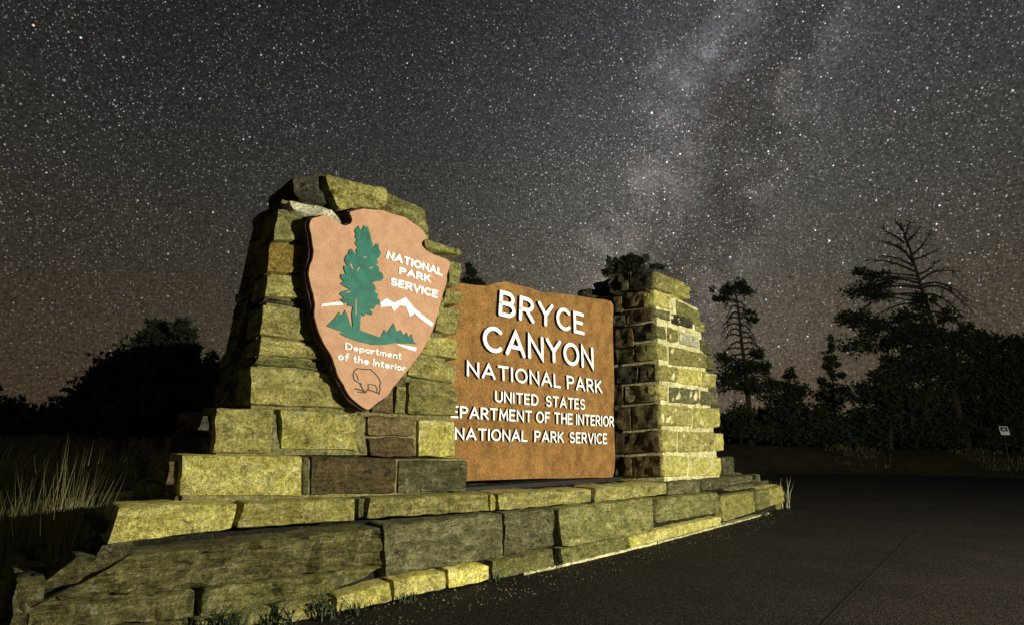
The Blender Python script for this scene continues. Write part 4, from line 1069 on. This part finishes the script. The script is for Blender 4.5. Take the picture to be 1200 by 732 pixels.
# ------------------------------------------------------------------ grasses
def blades(vs, fs, c, n, h, spread, lean=.35, w=.006, bend=None):
    for _ in range(n):
        a = random.uniform(0, 2*math.pi); r = spread*math.sqrt(random.random())
        p = c+Vector((math.cos(a)*r, math.sin(a)*r, 0)); hh = h*random.uniform(.45, 1.1)
        d = Vector((random.gauss(0, lean), random.gauss(0, lean), 0))
        if bend is not None: d += bend
        a2 = random.uniform(0, math.pi); s = Vector((math.cos(a2), math.sin(a2), 0))*w
        m1 = p+UP*hh*.5+d*hh*.25; t = p+UP*hh+d*hh*.9
        b = len(vs); vs += [p-s, p+s, m1-s*.8, m1+s*.8, t]; fs += [(b, b+1, b+3, b+2), (b+2, b+3, b+4)]
def left_grass():
    vs, fs = [], []
    for k in range(330):
        t = random.random()**.75
        x = 26+t*106; tt = (600-x)/650
        y = 3.23/(1-.323*tt)-random.uniform(-.25, .30); p = Vector((-tt*y, y, 0)); p.z = HG(p.x, p.y)-.02
        top = .84+.38*t+random.uniform(-.22, .05)
        blades(vs, fs, p, 6, (top-p.z)*random.uniform(.8, 1.02), .10, .15, .0028, Vector((.10, 0, 0)))
    for k in range(160):
        x = random.uniform(-9, -3.6); y = random.uniform(5.5, 13); p = Vector((x, y, HG(x, y)-.02))
        blades(vs, fs, p, 14, random.uniform(.35, .8), .25, .2, .008, Vector((.2, 0, 0)))
    tag(mesh_obj('tall_grass', vs, fs, 'straw'), 'tall dry grass standing at the left of the monument', 'grass', kind='stuff')
    vs, fs = [], []
    for k in range(420):
        x = random.uniform(8, 46); yb = bank_y(x); y = yb+random.uniform(1.5, 5)
        if noise.noise(Vector((x*.22, 7, 0))) < .12: continue
        blades(vs, fs, Vector((x, y, HG(x, y)-.02)), 12, random.uniform(.15, .4), .5, .3, .02)
    tag(mesh_obj('verge_grass', vs, fs, 'vergegrass'), 'patchy dry grass on the bank across the road', 'grass', kind='stuff')
left_grass()
def road_gravel():
    vs, fs = [], []
    for k in range(700):
        s_ = random.random()**1.3
        a, d, l = SEG[random.choice((0, 0, 1, 2, 2))]
        n = Vector((d.y, -d.x, 0)); p = a+d*random.uniform(-.2, l)+n*(.08+s_*.55)
        r = random.uniform(.004, .013); b = len(vs)
        for q in ((1, 0, 0), (-.5, .9, 0), (-.5, -.9, 0), (0, 0, 1)): vs.append(p+Vector(q)*r*random.uniform(.7, 1.3))
        fs += [(b, b+1, b+3), (b+1, b+2, b+3), (b+2, b, b+3)]
    tag(mesh_obj('gravel', vs, fs, 'grey'), 'fine gravel scattered on the road along the foot of the base', 'gravel', kind='stuff')
road_gravel()
def tuft_thing(px, py, n, h, spread, label, mat='weed', name='weed_tuft', off=.05, w=.006, leafy=False, lean=.4):
    p = at_z(px, py, 0)
    p, nn = wall_at(px, py, 0); p.z = 0; p = p+nn*off
    vs, fs = [], []
    blades(vs, fs, p, n, h, spread, lean, w)
    if leafy:
        for _ in range(40):
            kb = random.randrange(n)*5; q = (vs[kb+2]+vs[kb+3])/2
            d = Vector((random.uniform(-1, 1), random.uniform(-1, 1), random.uniform(-.2, .8))).normalized()*.045; s = d.cross(Vector((random.random(), random.random(), random.random()))).normalized()*.014
            b = len(vs); vs += [q, q+d*.5-s, q+d, q+d*.5+s]; fs.append((b, b+1, b+2, b+3))
    o = mesh_obj(name, vs, fs, mat, org=p); tag(o, label, 'weed', 'weeds along the foot of the stone base')
tuft_thing(236, 742, 60, .20, .16, 'leafy dark weed at the foot of the base, nearest the camera', leafy=True, off=.10)
tuft_thing(255, 740, 50, .24, .12, 'taller leafy weed just right of the nearest weed at the base', leafy=True, off=.12)
tuft_thing(320, 731, 40, .16, .14, 'straggly weed at the foot of the base left of the bright yellow stones', leafy=True, off=.08)
tuft_thing(376, 720, 46, .20, .12, 'thin weed in front of the first bright yellow stone', leafy=True, off=.06)
tuft_thing(412, 712, 40, .09, .15, 'short grass tuft under the bright yellow stones', off=.05)
tuft_thing(470, 701, 44, .10, .12, 'short dark grass tuft at the middle of the bright yellow stones', off=.05)
tuft_thing(575, 680, 30, .09, .08, 'tiny tuft in the corner right of the last bright yellow stone', off=.04)
tuft_thing(650, 664, 40, .17, .07, 'green tuft growing in the vertical gap between two base blocks', off=.02)
tuft_thing(890, 602, 44, .16, .18, 'mossy tuft at the far end of the base', off=.06)
tuft_thing(922, 596, 36, .62, .22, 'tall pale grass blades at the far right end of the base', mat='palestraw', name='grass_tuft', off=-.1, w=.007, lean=.16)

# ------------------------------------------------------------------ small camping sign across the road
def small_sign():
    t_ = (1177-600)/650; D = 31.6*math.sqrt(1+t_*t_)
    c = at_dist(1177, 504, D); g = HG(c.x, c.y)
    root = empty('roadside_sign', (c.x, c.y, g), 'small white and black roadside sign with a tent symbol on a post by the trees', 'road sign')
    n = Vector((-.5, -.87, 0)).normalized(); u = Vector((-n.y, n.x, 0)).normalized()*1.
    if u.x < 0: u = -u
    tl = Vector((0, 0, 1))-u*.12
    tl.normalize()
    P = lambda a, b, o=0: c+u*(a*.72)+tl*(b*.72)+n*o
    def rr(x0, y0, x1, y1, r, o):
        pts = []
        for cx, cy, a0 in ((x1-r, y1-r, 0), (x0+r, y1-r, 90), (x0+r, y0+r, 180), (x1-r, y0+r, 270)):
            for k in range(5): t = math.radians(a0+k*22.5); pts.append(P(cx+r*math.cos(t), cy+r*math.sin(t), o))
        return pts
    prism(rr(-.27, -.33, .27, .33, .07, 0), n, .02, 'sign_plate', 'paint', root)
    prism(rr(-.22, -.06, .22, .28, .05, .006), n, .005, 'black_panel', 'black', root)
    prism([P(-.13, .02, .012), P(-.06, .02, .012), P(0, .11, .012), P(.06, .02, .012), P(.13, .02, .012), P(0, .22, .012)], n, .005, 'tent_symbol', 'paint', root)
    v, f = tube([Vector((c.x, c.y, g-.1))-n*.05, P(0, .2, -.05)], [.03, .03], 6); mesh_obj('post', v, f, 'bark', root)
small_sign()
